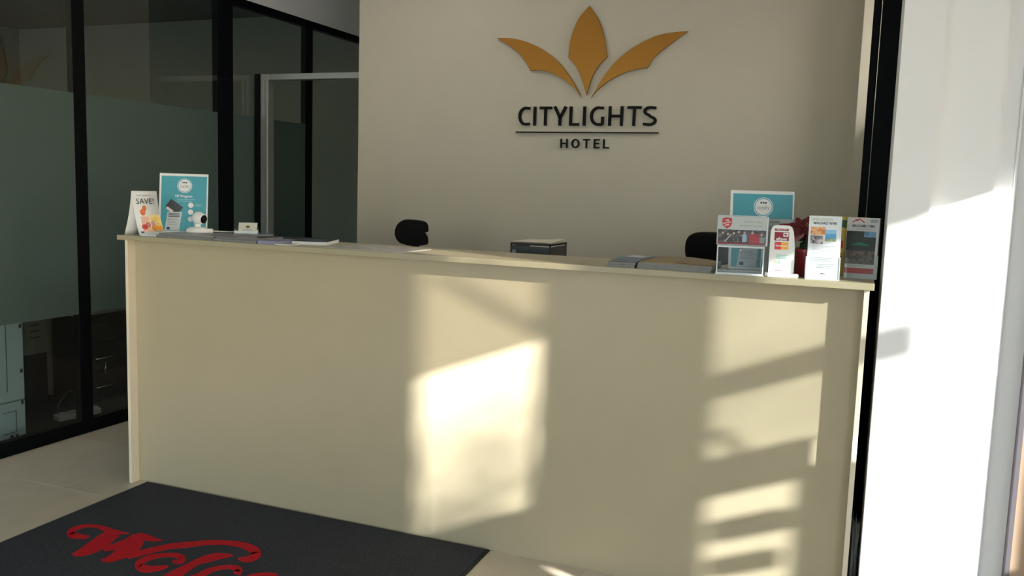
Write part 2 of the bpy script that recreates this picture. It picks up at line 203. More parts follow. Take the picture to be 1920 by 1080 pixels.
MATSTROKES_ = [[[0.344,-0.5817],[0.341,-0.5837],[0.3384,-0.5858],[0.3357,-0.5875],[0.3326,-0.5885],[0.3287,-0.5889],[0.3234,-0.5889],[0.3166,-0.5886],[0.3088,-0.5881],[0.3003,-0.5875],[0.2918,-0.587],[0.2832,-0.5869],[0.2747,-0.587],[0.2668,-0.5868],[0.2608,-0.5861],[0.259,-0.5853],[0.2636,-0.587],[0.2725,-0.5928],[0.2804,-0.5999],[0.2825,-0.603],[0.2809,-0.6016],[0.2774,-0.5962],[0.273,-0.5881],[0.2689,-0.5789],[0.2657,-0.5696],[0.2641,-0.5611],[0.2642,-0.5532],[0.2654,-0.5452],[0.268,-0.5378],[0.2722,-0.5313],[0.2781,-0.5264],[0.2859,-0.5228],[0.2956,-0.5204],[0.3068,-0.5192],[0.3188,-0.5192],[0.331,-0.5205],[0.3437,-0.5235],[0.3572,-0.5281],[0.3716,-0.5337],[0.3867,-0.5397],[0.4017,-0.5452],[0.3624,-0.4935],[0.3513,-0.4927],[0.3399,-0.4916],[0.3278,-0.4905],[0.3155,-0.4898],[0.3037,-0.4901],[0.2925,-0.4915],[0.2815,-0.4936],[0.2709,-0.4964],[0.2612,-0.4998],[0.2527,-0.5039],[0.2455,-0.5088],[0.2392,-0.5146],[0.234,-0.5209],[0.2297,-0.5276],[0.2266,-0.5346],[0.2246,-0.5424],[0.2238,-0.5509],[0.2241,-0.5596],[0.2256,-0.5683],[0.2286,-0.5771],[0.2344,-0.5874],[0.2454,-0.6006],[0.263,-0.6161],[0.2822,-0.6282],[0.2976,-0.6342],[0.3077,-0.6351],[0.3147,-0.6333],[0.3205,-0.6306],[0.3258,-0.6278],[0.3308,-0.6255],[0.3363,-0.624],[0.3427,-0.6228],[0.3492,-0.6215],[0.3551,-0.6196],[0.3596,-0.6166],[0.3617,-0.6123],[0.3618,-0.6071],[0.3605,-0.6018],[0.3589,-0.5967],[0.3578,-0.5919]],[[0.3965,-0.4922],[0.3918,-0.4951],[0.3868,-0.4977],[0.3818,-0.5012],[0.3775,-0.5063],[0.3749,-0.5137],[0.374,-0.5228],[0.3743,-0.5324],[0.3752,-0.5422],[0.3767,-0.552],[0.3785,-0.5623],[0.3812,-0.574],[0.3847,-0.5868],[0.3886,-0.5998],[0.3926,-0.6128],[0.3966,-0.6256],[0.4009,-0.639],[0.4057,-0.6531],[0.4104,-0.6671],[0.4147,-0.68],[0.4181,-0.6912],[0.4206,-0.7003],[0.4222,-0.7083],[0.4231,-0.7158],[0.4238,-0.7234],[0.4247,-0.7314],[0.4462,-0.7477],[0.4528,-0.7457],[0.4597,-0.7441],[0.4666,-0.7419],[0.4732,-0.7385],[0.4787,-0.7331],[0.4834,-0.7259],[0.4874,-0.7175],[0.4907,-0.708],[0.4932,-0.698],[0.4946,-0.6875],[0.4948,-0.6763],[0.4939,-0.6644],[0.4922,-0.6523],[0.49,-0.6405],[0.4874,-0.6289],[0.4839,-0.617],[0.4796,-0.6051],[0.4751,-0.5941],[0.4709,-0.5844],[0.4674,-0.576],[0.4644,-0.5686],[0.4618,-0.5613],[0.4595,-0.5537],[0.4573,-0.5455],[0.4551,-0.537]],[[0.4937,-0.5628],[0.4931,-0.5714],[0.4927,-0.5799],[0.4923,-0.5881],[0.4916,-0.5958],[0.4905,-0.6032],[0.4888,-0.6104],[0.4865,-0.6175],[0.4837,-0.6247],[0.4809,-0.632],[0.4781,-0.6393],[0.5137,-0.6684],[0.5192,-0.6635],[0.525,-0.6588],[0.5307,-0.6539],[0.536,-0.6485],[0.5404,-0.6421],[0.5434,-0.6349],[0.5453,-0.6271],[0.5466,-0.6192],[0.5477,-0.6114],[0.5491,-0.6039]],[[0.5016,-0.4967],[0.5028,-0.504],[0.5039,-0.5108],[0.5036,-0.5155],[0.5024,-0.5188],[0.5019,-0.5231],[0.5024,-0.5297],[0.5034,-0.538],[0.505,-0.5471],[0.5074,-0.557],[0.5109,-0.5677],[0.5162,-0.5802],[0.5231,-0.5948],[0.5307,-0.6104],[0.5379,-0.6257],[0.5438,-0.6396],[0.5485,-0.6523],[0.5526,-0.6639],[0.556,-0.6745],[0.5588,-0.6839],[0.561,-0.6922],[0.5623,-0.6994],[0.5626,-0.7058],[0.5621,-0.712],[0.5611,-0.7183],[0.5604,-0.7248],[0.5736,-0.7361],[0.5808,-0.7354],[0.5883,-0.735],[0.596,-0.7343],[0.6032,-0.7322],[0.6092,-0.7282],[0.6135,-0.7223],[0.6165,-0.7151],[0.6187,-0.7072],[0.6206,-0.6991],[0.6229,-0.691],[0.6261,-0.6829],[0.6299,-0.6743],[0.6333,-0.6649],[0.6353,-0.6546],[0.635,-0.643],[0.632,-0.6302],[0.627,-0.6165],[0.6205,-0.6024],[0.6131,-0.5884],[0.605,-0.5744],[0.5955,-0.5601],[0.585,-0.5466],[0.575,-0.5354],[0.5661,-0.5265],[0.5574,-0.5175]],[[0.4846,-0.4934],[0.4868,-0.5022],[0.489,-0.511],[0.4911,-0.5195],[0.4929,-0.5278],[0.4944,-0.5357],[0.4956,-0.5433],[0.4965,-0.551],[0.4972,-0.5587],[0.4979,-0.5665],[0.4987,-0.5743],[0.5448,-0.6045],[0.5434,-0.5965],[0.5421,-0.5885],[0.5408,-0.5802],[0.5391,-0.5717],[0.5371,-0.5627],[0.5345,-0.5534],[0.5315,-0.544],[0.5283,-0.5347],[0.5251,-0.5254],[0.522,-0.5161]],[[0.5382,-0.5355],[0.5455,-0.5339],[0.5529,-0.5322],[0.5601,-0.5307],[0.5671,-0.5291],[0.5736,-0.5276],[0.5801,-0.5262],[0.5868,-0.5249],[0.5939,-0.5235],[0.601,-0.5218],[0.6079,-0.5196],[0.6141,-0.5165],[0.6198,-0.513],[0.6251,-0.5091],[0.6303,-0.5051],[0.6356,-0.5013],[0.6295,-0.4943],[0.6198,-0.4932],[0.6101,-0.4921],[0.6004,-0.491],[0.5908,-0.4898],[0.5813,-0.4883],[0.5718,-0.4864],[0.5619,-0.4841],[0.5517,-0.4817],[0.5414,-0.4798],[0.5313,-0.4787],[0.522,-0.4788],[0.5135,-0.4796],[0.5055,-0.4809],[0.4978,-0.4822],[0.4899,-0.4833]],[[0.4109,-0.5474],[0.4159,-0.5429],[0.4207,-0.5384],[0.4254,-0.5338],[0.4305,-0.5294],[0.4361,-0.5252],[0.4425,-0.5213],[0.4495,-0.5175],[0.4569,-0.5138],[0.4643,-0.5101],[0.4717,-0.5064],[0.4667,-0.5011],[0.4554,-0.5006],[0.444,-0.5001],[0.4325,-0.4996],[0.4213,-0.4993],[0.4105,-0.499],[0.4002,-0.4991],[0.3904,-0.4992],[0.381,-0.4995],[0.3717,-0.4997],[0.3622,-0.4999]],[[0.647,-0.6793],[0.6502,-0.6717],[0.6535,-0.6642],[0.6567,-0.6566],[0.6601,-0.6488],[0.6638,-0.6405],[0.6677,-0.6317],[0.6717,-0.6226],[0.6759,-0.6132],[0.6805,-0.6037],[0.6856,-0.5941],[0.6911,-0.5845],[0.6969,-0.5746],[0.7032,-0.5647],[0.71,-0.555],[0.7176,-0.5457],[0.7265,-0.5368],[0.7365,-0.5281],[0.747,-0.5195],[0.7576,-0.5109],[0.7674,-0.5022],[0.7761,-0.4935],[0.7839,-0.4847],[0.7915,-0.4761],[0.7994,-0.4679],[0.8084,-0.4603],[0.8184,-0.453],[0.8291,-0.446],[0.8404,-0.4394],[0.8523,-0.4337],[0.8646,-0.429],[0.8775,-0.4252],[0.8911,-0.4222],[0.905,-0.4201],[0.9189,-0.4191],[0.9323,-0.4193],[0.9456,-0.4208],[0.9589,-0.4235],[0.9718,-0.4271],[0.9841,-0.4314],[0.9953,-0.436],[1.0058,-0.4413],[1.0154,-0.447],[1.0224,-0.4521],[1.0241,-0.454],[1.016,-0.4462],[1.0085,-0.4346],[1.0096,-0.4347],[1.013,-0.4412],[1.0159,-0.4494],[1.0178,-0.4564],[1.0183,-0.4615],[1.0174,-0.4663],[1.0155,-0.4708],[1.013,-0.4751],[1.0107,-0.4793],[1.0087,-0.483],[1.0061,-0.4863],[1.0029,-0.4894],[0.9993,-0.4925],[0.9958,-0.4958],[1.0067,-0.5107],[1.0136,-0.5123],[1.0206,-0.5142],[1.0279,-0.5159],[1.0351,-0.5167],[1.0417,-0.5161],[1.0473,-0.5142],[1.0523,-0.5112],[1.0569,-0.507],[1.0607,-0.5017],[1.0634,-0.4952],[1.0653,-0.4879],[1.0666,-0.4792],[1.0661,-0.4679],[1.0608,-0.4507],[1.0436,-0.424],[1.0213,-0.4027],[1.0049,-0.3923],[0.9912,-0.3863],[0.9786,-0.3824],[0.9664,-0.3795],[0.9542,-0.3771],[0.9415,-0.3756],[0.9285,-0.3749],[0.9154,-0.3751],[0.9023,-0.3763],[0.8892,-0.3786],[0.876,-0.3819],[0.8628,-0.3859],[0.8497,-0.3905],[0.837,-0.3955],[0.8245,-0.4008],[0.812,-0.4066],[0.7999,-0.4129],[0.7881,-0.4195],[0.777,-0.4264],[0.7668,-0.4336],[0.7574,-0.441],[0.7485,-0.4487],[0.7396,-0.4565],[0.7304,-0.4646],[0.7203,-0.4729],[0.7096,-0.4815],[0.6989,-0.4905],[0.6886,-0.4998],[0.6795,-0.5096],[0.6718,-0.5198],[0.6651,-0.5304],[0.6591,-0.5412],[0.6536,-0.5517],[0.6482,-0.5618],[0.643,-0.5716],[0.6381,-0.5812],[0.6335,-0.5905],[0.6291,-0.5995],[0.6247,-0.608],[0.6205,-0.6159],[0.6164,-0.6234],[0.6125,-0.6305],[0.6085,-0.6376],[0.6046,-0.6448]],[[0.8113,-0.6566],[0.8077,-0.6592],[0.8044,-0.6618],[0.8009,-0.6643],[0.7973,-0.6669],[0.7932,-0.6698],[0.7887,-0.6734],[0.7838,-0.6774],[0.7787,-0.6814],[0.7734,-0.6849],[0.7677,-0.6874],[0.7614,-0.689],[0.7543,-0.69],[0.747,-0.6906],[0.74,-0.6907],[0.7337,-0.6905],[0.7278,-0.6902],[0.7224,-0.6898],[0.7187,-0.6893],[0.7191,-0.6897],[0.7269,-0.6949],[0.7338,-0.7015],[0.734,-0.7023],[0.7317,-0.6995],[0.7289,-0.6946],[0.7264,-0.6888],[0.7246,-0.6816],[0.7235,-0.6731],[0.7232,-0.664],[0.724,-0.6549],[0.7258,-0.6463],[0.729,-0.6378],[0.7336,-0.629],[0.7392,-0.6206],[0.7455,-0.6131],[0.7521,-0.6071],[0.7591,-0.6028],[0.7666,-0.5998],[0.7744,-0.5979],[0.7823,-0.5971],[0.7901,-0.5972],[0.7981,-0.5985],[0.8066,-0.6009],[0.8142,-0.6039],[0.8192,-0.6066],[0.8171,-0.6055],[0.8095,-0.5986],[0.8079,-0.5956],[0.8097,-0.5971],[0.812,-0.6002],[0.8136,-0.6029],[0.8135,-0.6058],[0.8106,-0.6091],[0.806,-0.6122],[0.8007,-0.6152],[0.796,-0.6185],[0.8097,-0.6339],[0.8169,-0.6339],[0.8249,-0.6341],[0.8328,-0.6341],[0.8399,-0.6331],[0.8451,-0.6301],[0.8472,-0.6237],[0.8462,-0.6152],[0.8417,-0.6043],[0.8316,-0.5898],[0.8141,-0.5737],[0.7996,-0.566],[0.7895,-0.5635],[0.7805,-0.563],[0.7721,-0.5636],[0.7641,-0.5649],[0.7566,-0.5669],[0.7492,-0.5697],[0.742,-0.5734],[0.7347,-0.5776],[0.7274,-0.5825],[0.7196,-0.5879],[0.7111,-0.5941],[0.7028,-0.6009],[0.6954,-0.6081],[0.6895,-0.6158],[0.6852,-0.6241],[0.6822,-0.633],[0.6804,-0.6422],[0.6797,-0.6514],[0.6802,-0.6607],[0.6825,-0.6706],[0.6867,-0.6814],[0.6932,-0.693],[0.7034,-0.7064],[0.7205,-0.7225],[0.7393,-0.734],[0.7518,-0.7384],[0.7609,-0.7399],[0.7686,-0.74],[0.7755,-0.7394],[0.7819,-0.7377],[0.7881,-0.735],[0.7938,-0.7315],[0.7991,-0.7275],[0.804,-0.723],[0.8083,-0.7179],[0.8122,-0.7121],[0.8155,-0.7061],[0.8183,-0.7001],[0.8207,-0.6944],[0.8223,-0.6891],[0.8234,-0.6839],[0.824,-0.6788],[0.8245,-0.6738],[0.8252,-0.6687]],[[0.9617,-0.4848],[0.9514,-0.4856],[0.9409,-0.4859],[0.9304,-0.4865],[0.9203,-0.4881],[0.911,-0.4913],[0.9027,-0.496],[0.895,-0.502],[0.8881,-0.5089],[0.8821,-0.5167],[0.8771,-0.5251],[0.8734,-0.5345],[0.871,-0.5449],[0.8694,-0.5557],[0.8682,-0.5666],[0.8671,-0.5771],[0.8661,-0.5873],[0.8656,-0.5972],[0.8652,-0.6068],[0.8649,-0.616],[0.8643,-0.6253],[0.8635,-0.635],[0.8625,-0.6449],[0.8615,-0.6547],[0.8605,-0.6646],[0.8597,-0.6745],[0.8591,-0.6846],[0.8585,-0.6952],[0.8581,-0.7059],[0.8576,-0.7168],[0.8572,-0.7275],[0.9173,-0.7709],[0.9181,-0.7608],[0.9192,-0.7506],[0.9202,-0.7402],[0.9208,-0.7295],[0.9207,-0.7183],[0.9198,-0.7066],[0.9182,-0.6946],[0.9161,-0.6826],[0.9141,-0.6708],[0.9124,-0.6594],[0.9106,-0.6481],[0.9086,-0.6372],[0.9069,-0.627],[0.906,-0.6175],[0.9064,-0.6085],[0.9084,-0.6001],[0.9118,-0.5923],[0.916,-0.5848],[0.9205,-0.5775],[0.9248,-0.57],[0.9291,-0.5622],[0.9337,-0.5543],[0.9385,-0.5464],[0.9432,-0.5384],[0.9475,-0.5306],[0.9515,-0.5228],[0.9553,-0.5151],[0.9592,-0.5072],[0.9632,-0.4993],[0.9672,-0.4914]],[[1.0653,-0.6064],[1.0714,-0.6078],[1.0782,-0.6096],[1.085,-0.611],[1.0914,-0.611],[1.0956,-0.6056],[1.091,-0.5907],[1.081,-0.5764],[1.0688,-0.5646],[1.0563,-0.5563],[1.0457,-0.5523],[1.0372,-0.5515],[1.0289,-0.5523],[1.0204,-0.5542],[1.0119,-0.5571],[1.0041,-0.5611],[0.9968,-0.5662],[0.9897,-0.5724],[0.9829,-0.5794],[0.9767,-0.5867],[0.9713,-0.594],[0.9667,-0.6012],[0.9626,-0.6086],[0.9591,-0.6164],[0.9564,-0.6247],[0.9545,-0.6338],[0.9536,-0.6439],[0.9539,-0.6547],[0.9546,-0.6654],[0.9555,-0.6758],[0.9561,-0.6859],[0.9998,-0.7149],[0.998,-0.7039],[0.9959,-0.6927],[0.994,-0.6819],[0.9925,-0.6717],[0.9917,-0.6622],[0.9916,-0.6529],[0.9919,-0.6438],[0.9928,-0.635],[0.9945,-0.6267],[0.9974,-0.6188],[1.0014,-0.611],[1.0064,-0.6033],[1.0123,-0.5964],[1.0189,-0.5908],[1.0259,-0.5873],[1.034,-0.5863],[1.0434,-0.5872],[1.0529,-0.5894],[1.0615,-0.5921],[1.0671,-0.5944],[1.0683,-0.5954],[1.0663,-0.5944],[1.0626,-0.5909],[1.0582,-0.5845],[1.0558,-0.5757],[1.058,-0.5746],[1.0583,-0.578],[1.0569,-0.5823],[1.0548,-0.5868],[1.0531,-0.5912]],[[1.1264,-0.6202],[1.131,-0.616],[1.1355,-0.6116],[1.14,-0.6073],[1.1449,-0.6033],[1.1504,-0.5994],[1.1567,-0.5956],[1.1637,-0.5918],[1.1711,-0.5882],[1.1788,-0.5849],[1.1865,-0.5819],[1.1944,-0.5795],[1.2026,-0.5774],[1.2111,-0.5756],[1.2198,-0.5738],[1.2284,-0.5718],[1.2068,-0.5408],[1.1986,-0.5433],[1.1902,-0.5456],[1.1817,-0.5481],[1.1734,-0.5509],[1.1656,-0.5545],[1.1583,-0.5589],[1.1514,-0.5639],[1.145,-0.5692],[1.1391,-0.5748],[1.1339,-0.5805],[1.1295,-0.5864],[1.126,-0.5924],[1.123,-0.5986],[1.1201,-0.6046],[1.1171,-0.6106]]]
def sprism(mb, outline, axis, a, b):
    n = len(outline) // 2; Lp = outline[:n]; Rp = outline[n:][::-1]
    def w(p, t): return {'y': (p[0], t, p[1]), 'z': (p[0], p[1], t), 'x': (t, p[0], p[1])}[axis]
    vs = [w(p, a) for p in Lp] + [w(p, a) for p in Rp] + [w(p, b) for p in Lp] + [w(p, b) for p in Rp]; fs = []
    for i in range(n - 1):
        fs += [(i, i+1, n+i+1, n+i), (2*n+i, 3*n+i, 3*n+i+1, 2*n+i+1), (i, 2*n+i, 2*n+i+1, i+1), (n+i, n+i+1, 3*n+i+1, 3*n+i)]
    fs += [(0, n, 3*n, 2*n), (n-1, 3*n-1, 4*n-1, 2*n-1)]
    return mb.add(vs, fs)

# ================================================================== SETTING
WALL = mat('warm_wall_paint', (192, 184, 166), rough=.75, bump=.05, bscale=300, noise=.015, scale=6)
WHITE = mat('white_wall_paint', (240, 239, 238), rough=.6, bump=.04, bscale=250)
CEIL = mat('ceiling_paint', (225, 222, 214), rough=.8)
DARK = mat('black_aluminium', (10, 12, 14), rough=.6, spec=.08)
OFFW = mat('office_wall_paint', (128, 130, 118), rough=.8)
CARPET = mat('office_carpet', (40, 41, 42), rough=.95, noise=.2, scale=60)
PAVE = mat('outside_paving', (172, 170, 166), rough=.85, noise=.1, scale=3)
ALU = mat('satin_aluminium', (150, 152, 148), rough=.4, metal=.6)

fl = B(-.83, 5.0, -5.0, 4.0, -.2, -.005).build('floor', mat('tile_grout', (120, 110, 94), rough=.8)); struct(fl)
TILE = [mat('floor_tile_%s' % n, c, rough=.30, noise=.05, scale=7, spec=.5) for n, c in (('sand', (205, 192, 170)), ('beige', (208, 196, 175)), ('straw', (201, 189, 167)))]
tile_mesh = {}
tx = [2.195 + .6 * k for k in range(-6, 6)]; ty = [-.23 + .6 * k for k in range(-9, 8)]
def tile(x0, x1, y0, y1, i):
    x0 = max(x0, -.82); x1 = min(x1, 5.0)
    key = (round(x1 - x0, 3), round(y1 - y0, 3), i)
    if key not in tile_mesh:
        w, d = x1 - x0, y1 - y0; g = .0006
        mb = MB(); c = .0008
        b = [(g, g), (w-g, g), (w-g, d-g), (g, d-g)]; t = [(g+c, g+c), (w-g-c, g+c), (w-g-c, d-g-c), (g+c, d-g-c)]
        mb.add([(p[0], p[1], -.006) for p in b] + [(p[0], p[1], -.001) for p in b] + [(p[0], p[1], 0) for p in t],
               [(0,1,5,4),(1,2,6,5),(2,3,7,6),(3,0,4,7),(4,5,9,8),(5,6,10,9),(6,7,11,10),(7,4,8,11),(8,9,10,11)])
        tile_mesh[key] = mb.mesh('floor_tile', TILE[i])
    o = bpy.data.objects.new('floor_tile', tile_mesh[key]); COL.objects.link(o); o.location = (x0, y0, 0); o.parent = fl
for a in range(len(tx) - 1):
    for b in range(len(ty) - 1):
        if tx[a+1] > -.8 and ty[b] > -5.1 and ty[b+1] < 4.1: tile(tx[a], tx[a+1], ty[b], ty[b+1], random.randrange(3))
struct(B(-5.2, -.83, -5.0, 4.0, -.2, -.002).build('floor_office', CARPET))
struct(B(-40, 60, -60, 40, -.4, -.2).build('ground_outside', PAVE))
struct(B(-5.2, 5.2, -5.0, 4.2, 3.0, 3.2).build('ceiling', CEIL))

PX = -.814
# back wall with the sign: free left end at x = .045, a passage to its left
struct(B(.045, 5.0, 1.82, 1.94, -.1, 3.0).build('wall_back', WALL))
struct(B(3.002, 3.26, 1.62, 1.82, -.1, 3.0).build('trim_1', WALL))                        # narrow nib at the right end of the back wall
struct(B(3.2, 3.26, .40, 1.62, -.1, 1.86).build('wall_recess_right', WALL))                # with a high window above it
struct(B(3.2, 3.26, .40, 1.62, 2.75, 3.0).build('trim_2', WALL))
w = group_struct('window_2')
for nm, a in (('frame_sill', (3.2, 3.25, .40, 1.62, 1.86, 1.90)), ('frame_head', (3.2, 3.25, .40, 1.62, 2.71, 2.75))): B(*a).build(nm, DARK, w)
struct(B(-.83, 1.3, 3.9, 4.0, -.1, 3.0).build('wall_passage_end', WALL)); struct(B(1.2, 1.3, 1.94, 3.9, -.1, 3.0).build('wall_passage_right', WALL))
# bulkhead above the glazed partition
struct(B(PX - .10, PX + .002, -5.0, 4.0, 2.593, 3.0).build('wall_left', WHITE))
struct(B(5.0, 5.12, .02, 1.94, -.1, 3.0).build('wall_side_room', WHITE))
lm = group_struct('fill_light_side_room', (4.3, 1.05, 2.62))                                              # added fill light, itself unseen, brightens the back wall through the high window
B(-.47, .47, -.42, .42, .0, .06).build('fill_tray', WHITE, lm); B(-.45, .45, -.40, .40, -.012, -.002).build('fill_panel', fill_glow('side_room_fill_glow', (1.0, .98, .94), 17.0), lm); B(-.02, .02, -.02, .02, .06, .38).build('rod', ALU, lm)
# office behind the glass
struct(B(-5.2, -5.1, -5.0, 4.0, -.1, 3.0).build('wall_office_left', OFFW)); struct(B(-5.2, -.87, 3.55, 3.65, -.1, 3.0).build('wall_office_back', OFFW))
struct(B(-5.1, -.91, -5.0, 3.55, 2.87, 2.99).build('ceiling_office', OFFW))

lm = group_struct('fill_light_office', (-2.6, .6, 2.80))                                               # added dim fill light, unseen, lifts the dark office
B(-.6, .6, -.6, .6, 0, .07).build('fill_tray', OFFW, lm); B(-.57, .57, -.57, .57, -.01, -.002).build('fill_panel', fill_glow('office_fill_glow', (.92, 1.0, .97), 0.4), lm)
lm = group_struct('fill_light_counter', (.75, .95, 2.93))                                               # added fill light above the frame for the left of the back wall
B(-.3, .3, -.15, .15, .01, .07).build('fill_tray', WHITE, lm); B(-.28, .28, -.13, .13, 0, .008).build('fill_panel', fill_glow('counter_fill_glow', (1.0, .97, .9), 5.5), lm)
# glazed partition on the left, everything belongs to one glazed wall
part = group_struct('window_1', (PX, 0, 0))
def pb(nm, m, x0, x1, y0, y1, z0, z1, bev=.002): return MB().box(x0 - PX, x1 - PX, y0, y1, z0, z1).build(nm, m, part, bevel=bev)
pb('top_rail', DARK, PX - .05, PX + .004, -5.0, 3.9, 2.544, 2.593)
pb('bottom_rail', DARK, PX - .05, PX + .004, -5.0, 3.9, 0, .072)
mul = [(-2.87, -2.79), (-1.78, -1.70), (-.69, -.61), (.416, .495), (1.515, 1.664), (2.46, 2.548), (3.40, 3.5)]
for a, b in mul: pb('mullion', DARK, PX - .04, PX + .003, a, b, .072, 2.544)
GL = glass('partition_glass', (.90, .93, .915), gloss=1.0, ior=1.55)
FILM = film('frosted_film', (78, 95, 90), .16, (.5, .58, .56))
prev = -5.0
for k, (a, b) in enumerate(mul + [(3.9, 3.9)]):
    pb('glass_pane', GL, PX - .004, PX + .001, prev, a + .004, .072, 2.544, 0)
    if k < 6: pb('frosted_film', FILM, PX + .0012, PX + .0018, prev + .004, a + (.0 if k != 3 else 0.0), .664, 1.8376, 0)
    prev = b
# light framed doorway between partition and back wall
d = group_struct('door_1', (0, 1.9, 0))
def db(nm, m, *a): return B(*a).build(nm, m, d, bevel=.003)
db('seal', DARK, -.808, -.773, -.03, .05, 0, 2.125)
db('jamb', ALU, -.773, -.706, -.01, .05, 0, 2.125); db('jamb_bead', ALU, -.730, -.706, -.02, -.01, 0, 2.085)
db('head', ALU, -.706, .02, -.01, .05, 2.085, 2.125); db('jamb', ALU, -.0, .045, .0, .05, 0, 2.125)

# right of the counter: black post, white wall with stepped door lining, timber door
post = group_struct('trim_3')
B(3.0495, 3.0755, .34, .44, 0, 3.0).build('post_face', DARK, post, bevel=.002); B(3.0775, 3.160, .325, .44, 0, 3.0).build('post_face', DARK, post, bevel=.002)
struct(B(3.1385, 3.254, -.052, .40, 0, 3.0).build('wall_right', WHITE))
WY = -.03
struct(B(3.254, 3.427, -.012, .40, 0, 3.0).build('trim_4', WHITE))
lin_ = group_struct('door_2')
B(3.427, 3.483, .03, .40, 0, 3.0).build('lining', WHITE, lin_, bevel=.003)
B(3.483, 3.489, .012, .40, 0, 3.0).build('lining_bead', WHITE, lin_, bevel=.002)
B(3.489, 3.560, .03, .40, 0, 3.0).build('lining', WHITE, lin_, bevel=.003)
B(3.556, 3.568, -.02, .40, 0, 2.4).build('door_stop', mat('dark_seal', (70, 66, 70), rough=.6), lin_)
B(3.568, 4.40, -.005, .40, .01, 2.4).build('door_leaf', mat('tan_door', (176, 150, 124), rough=.5, noise=.06, scale=5), lin_, bevel=.003)
struct(B(3.56, 8.6, .02, .40, 0, 4.6).build('wall_sun_block', WHITE))  # added unseen wall, long and tall to keep sun off the high window
struct(B(3.26, 3.56, .30, .40, 3.0, 4.6).build('wall_sun_block_upper', WHITE))  # top piece of the added sun-blocking wall

# glazed entrance side at x = 5 : lintel, pillars and rails, unseen, shaped to cast the sun patches, and the glazed front
EX = 5.0
def eb(nm, y0, y1, z0, z1, m=WHITE, x0=EX, x1=EX + .12): return struct(B(x0, x1, y0, y1, z0, z1).build(nm, m))
eb('wall_entrance_lintel', -5.0, .02, 2.62, 3.0)
eb('wall_entrance_pillar', -1.262, -1.005, 0, 2.62, DARK, EX, EX + .04)
eb('wall_entrance_side', -3.2, -1.515, 0, 2.62)
eb('wall_entrance_end', -.600, .02, 0, 2.62)
e = group_struct('door_3')
def rail(nm, y0, y1, z0, z1, m=DARK, dx=0): return B(EX + .0 + dx, EX + .04 + dx, y0, y1, z0, z1).build(nm, m, e)
rail('head_rail', -1.005, -.600, 2.08, 2.62)
rail('transom', -1.005, -.80, 1.655, 1.735)
rail('lock_rail', -1.005, -.855, 1.30, 1.43)
rail('push_bar', -.985, -.885, 1.13, 1.20); rail('push_bar', -.985, -.895, 1.0, 1.06)
rail('stile', -.868, -.835, 0, 1.33); rail('bounce_stop_panel', -1.005, -.600, 0, .84)  # lower panel added to stop sun reaching the floor and bouncing up
rail('lock_rail', -1.515, -1.262, 1.17, 1.40)
rail('stile', -1.515, -1.305, 0, 1.17)
rail('glass_pane', -1.515, -1.262, 2.065, 2.62, glass('sun_dimming_transom', (.46, .44, .41)), .015)  # added unseen pane, tint set to dim the upper left sun patch
rail('glass_pane', -1.005, -.80, 1.43, 2.08, glass('sun_dimming_upper', (.52, .53, .52)), .015)  # added pane, its tint weakens the right sun patch
rail('glass_pane', -1.005, -.868, 0.0, 1.30, glass('sun_dimming_low', (.66, .67, .67)), .015)  # added pane with lighter tint for the low right sun patch
B(0, .02, -.195, .195, -.011, .011).build('shadow_bar', DARK, e).matrix_local = T(EX + .05, -1.37, 2.275) @ RX(math.radians(-63.4))  # added slanted bar, there to cast a thin shadow line on the counter
B(0, .02, -.12, .12, -.008, .008).build('shadow_bar_low', DARK, e).matrix_local = T(EX + .05, -.965, 1.44) @ RX(math.radians(-70))  # second added bar, for a short slanted shadow
# added unseen tree outside the entrance: leaf clusters placed to soften and dapple the sun
tr = group_struct('sun_dapple_tree', (14.6, -6.6, -.2))
BARK = mat('tree_bark', (96, 84, 70), rough=.9, noise=.2, scale=12)
MB().tube([(0, 0, 0), (.05, .02, 1.6), (-.02, .1, 3.2), (.05, .15, 4.6), (0, .2, 6.4)], [.16, .13, .11, .09, .05], 12).build('trunk', BARK, tr, smooth=True)
MB().tube([(0, .12, 4.0), (-.2, .7, 4.7), (-.45, 1.3, 5.2), (-.6, 1.75, 5.45)], [.05, .035, .016, .006], 8).build('branch', BARK, tr, smooth=True)
MB().tube([(-.4, 1.15, 5.1), (-.55, 1.7, 5.3), (-.6, 2.2, 5.75)], [.014, .010, .004], 8).build('branch', BARK, tr, smooth=True)
lr = random.Random(11); fm = MB()
def leaves(n, y0, y1, z0, z1, s):
    for _ in range(n):
        fm.M = T(-.6 + lr.uniform(-.4, .4), lr.uniform(y0, y1), lr.uniform(z0, z1)) @ RZ(lr.uniform(0, 6.3)) @ RX(lr.uniform(-1.2, 1.2))
        fm.add([(0, 0, -s), (s*.34, 0, -s*.3), (s*.3, .01, s*.4), (0, 0, s), (-s*.3, .01, s*.4), (-s*.34, 0, -s*.3)], [(0, 1, 2, 3, 4, 5)])
leaves(95, 1.26, 1.64, 5.12, 5.42, .06); leaves(16, 1.45, 1.66, 5.4, 5.62, .05); leaves(8, 1.25, 1.45, 5.5, 5.75, .05); leaves(26, 1.80, 2.06, 5.2, 5.9, .05)
leaves(420, -1.6, 1.0, 6.0, 7.8, .09)
o = fm.build('foliage', mat('tree_leaf', (70, 96, 50), rough=.6), tr); o['kind'] = 'stuff'
fw = group_struct('window_3')
struct(B(1.7, 5.12, -5.1, -5.0, -.2, 2.62).build('wall_front_right', WHITE))
for x in (-.8, .45, 1.63): B(x, x + .07, -5.06, -5.0, 0, 2.6).build('mullion', DARK, fw)
B(-.8, 1.7, -5.06, -5.0, 2.55, 2.62).build('head_rail', DARK, fw); B(-.8, 1.7, -5.06, -5.0, -.2, .06).build('bottom_rail', DARK, fw)
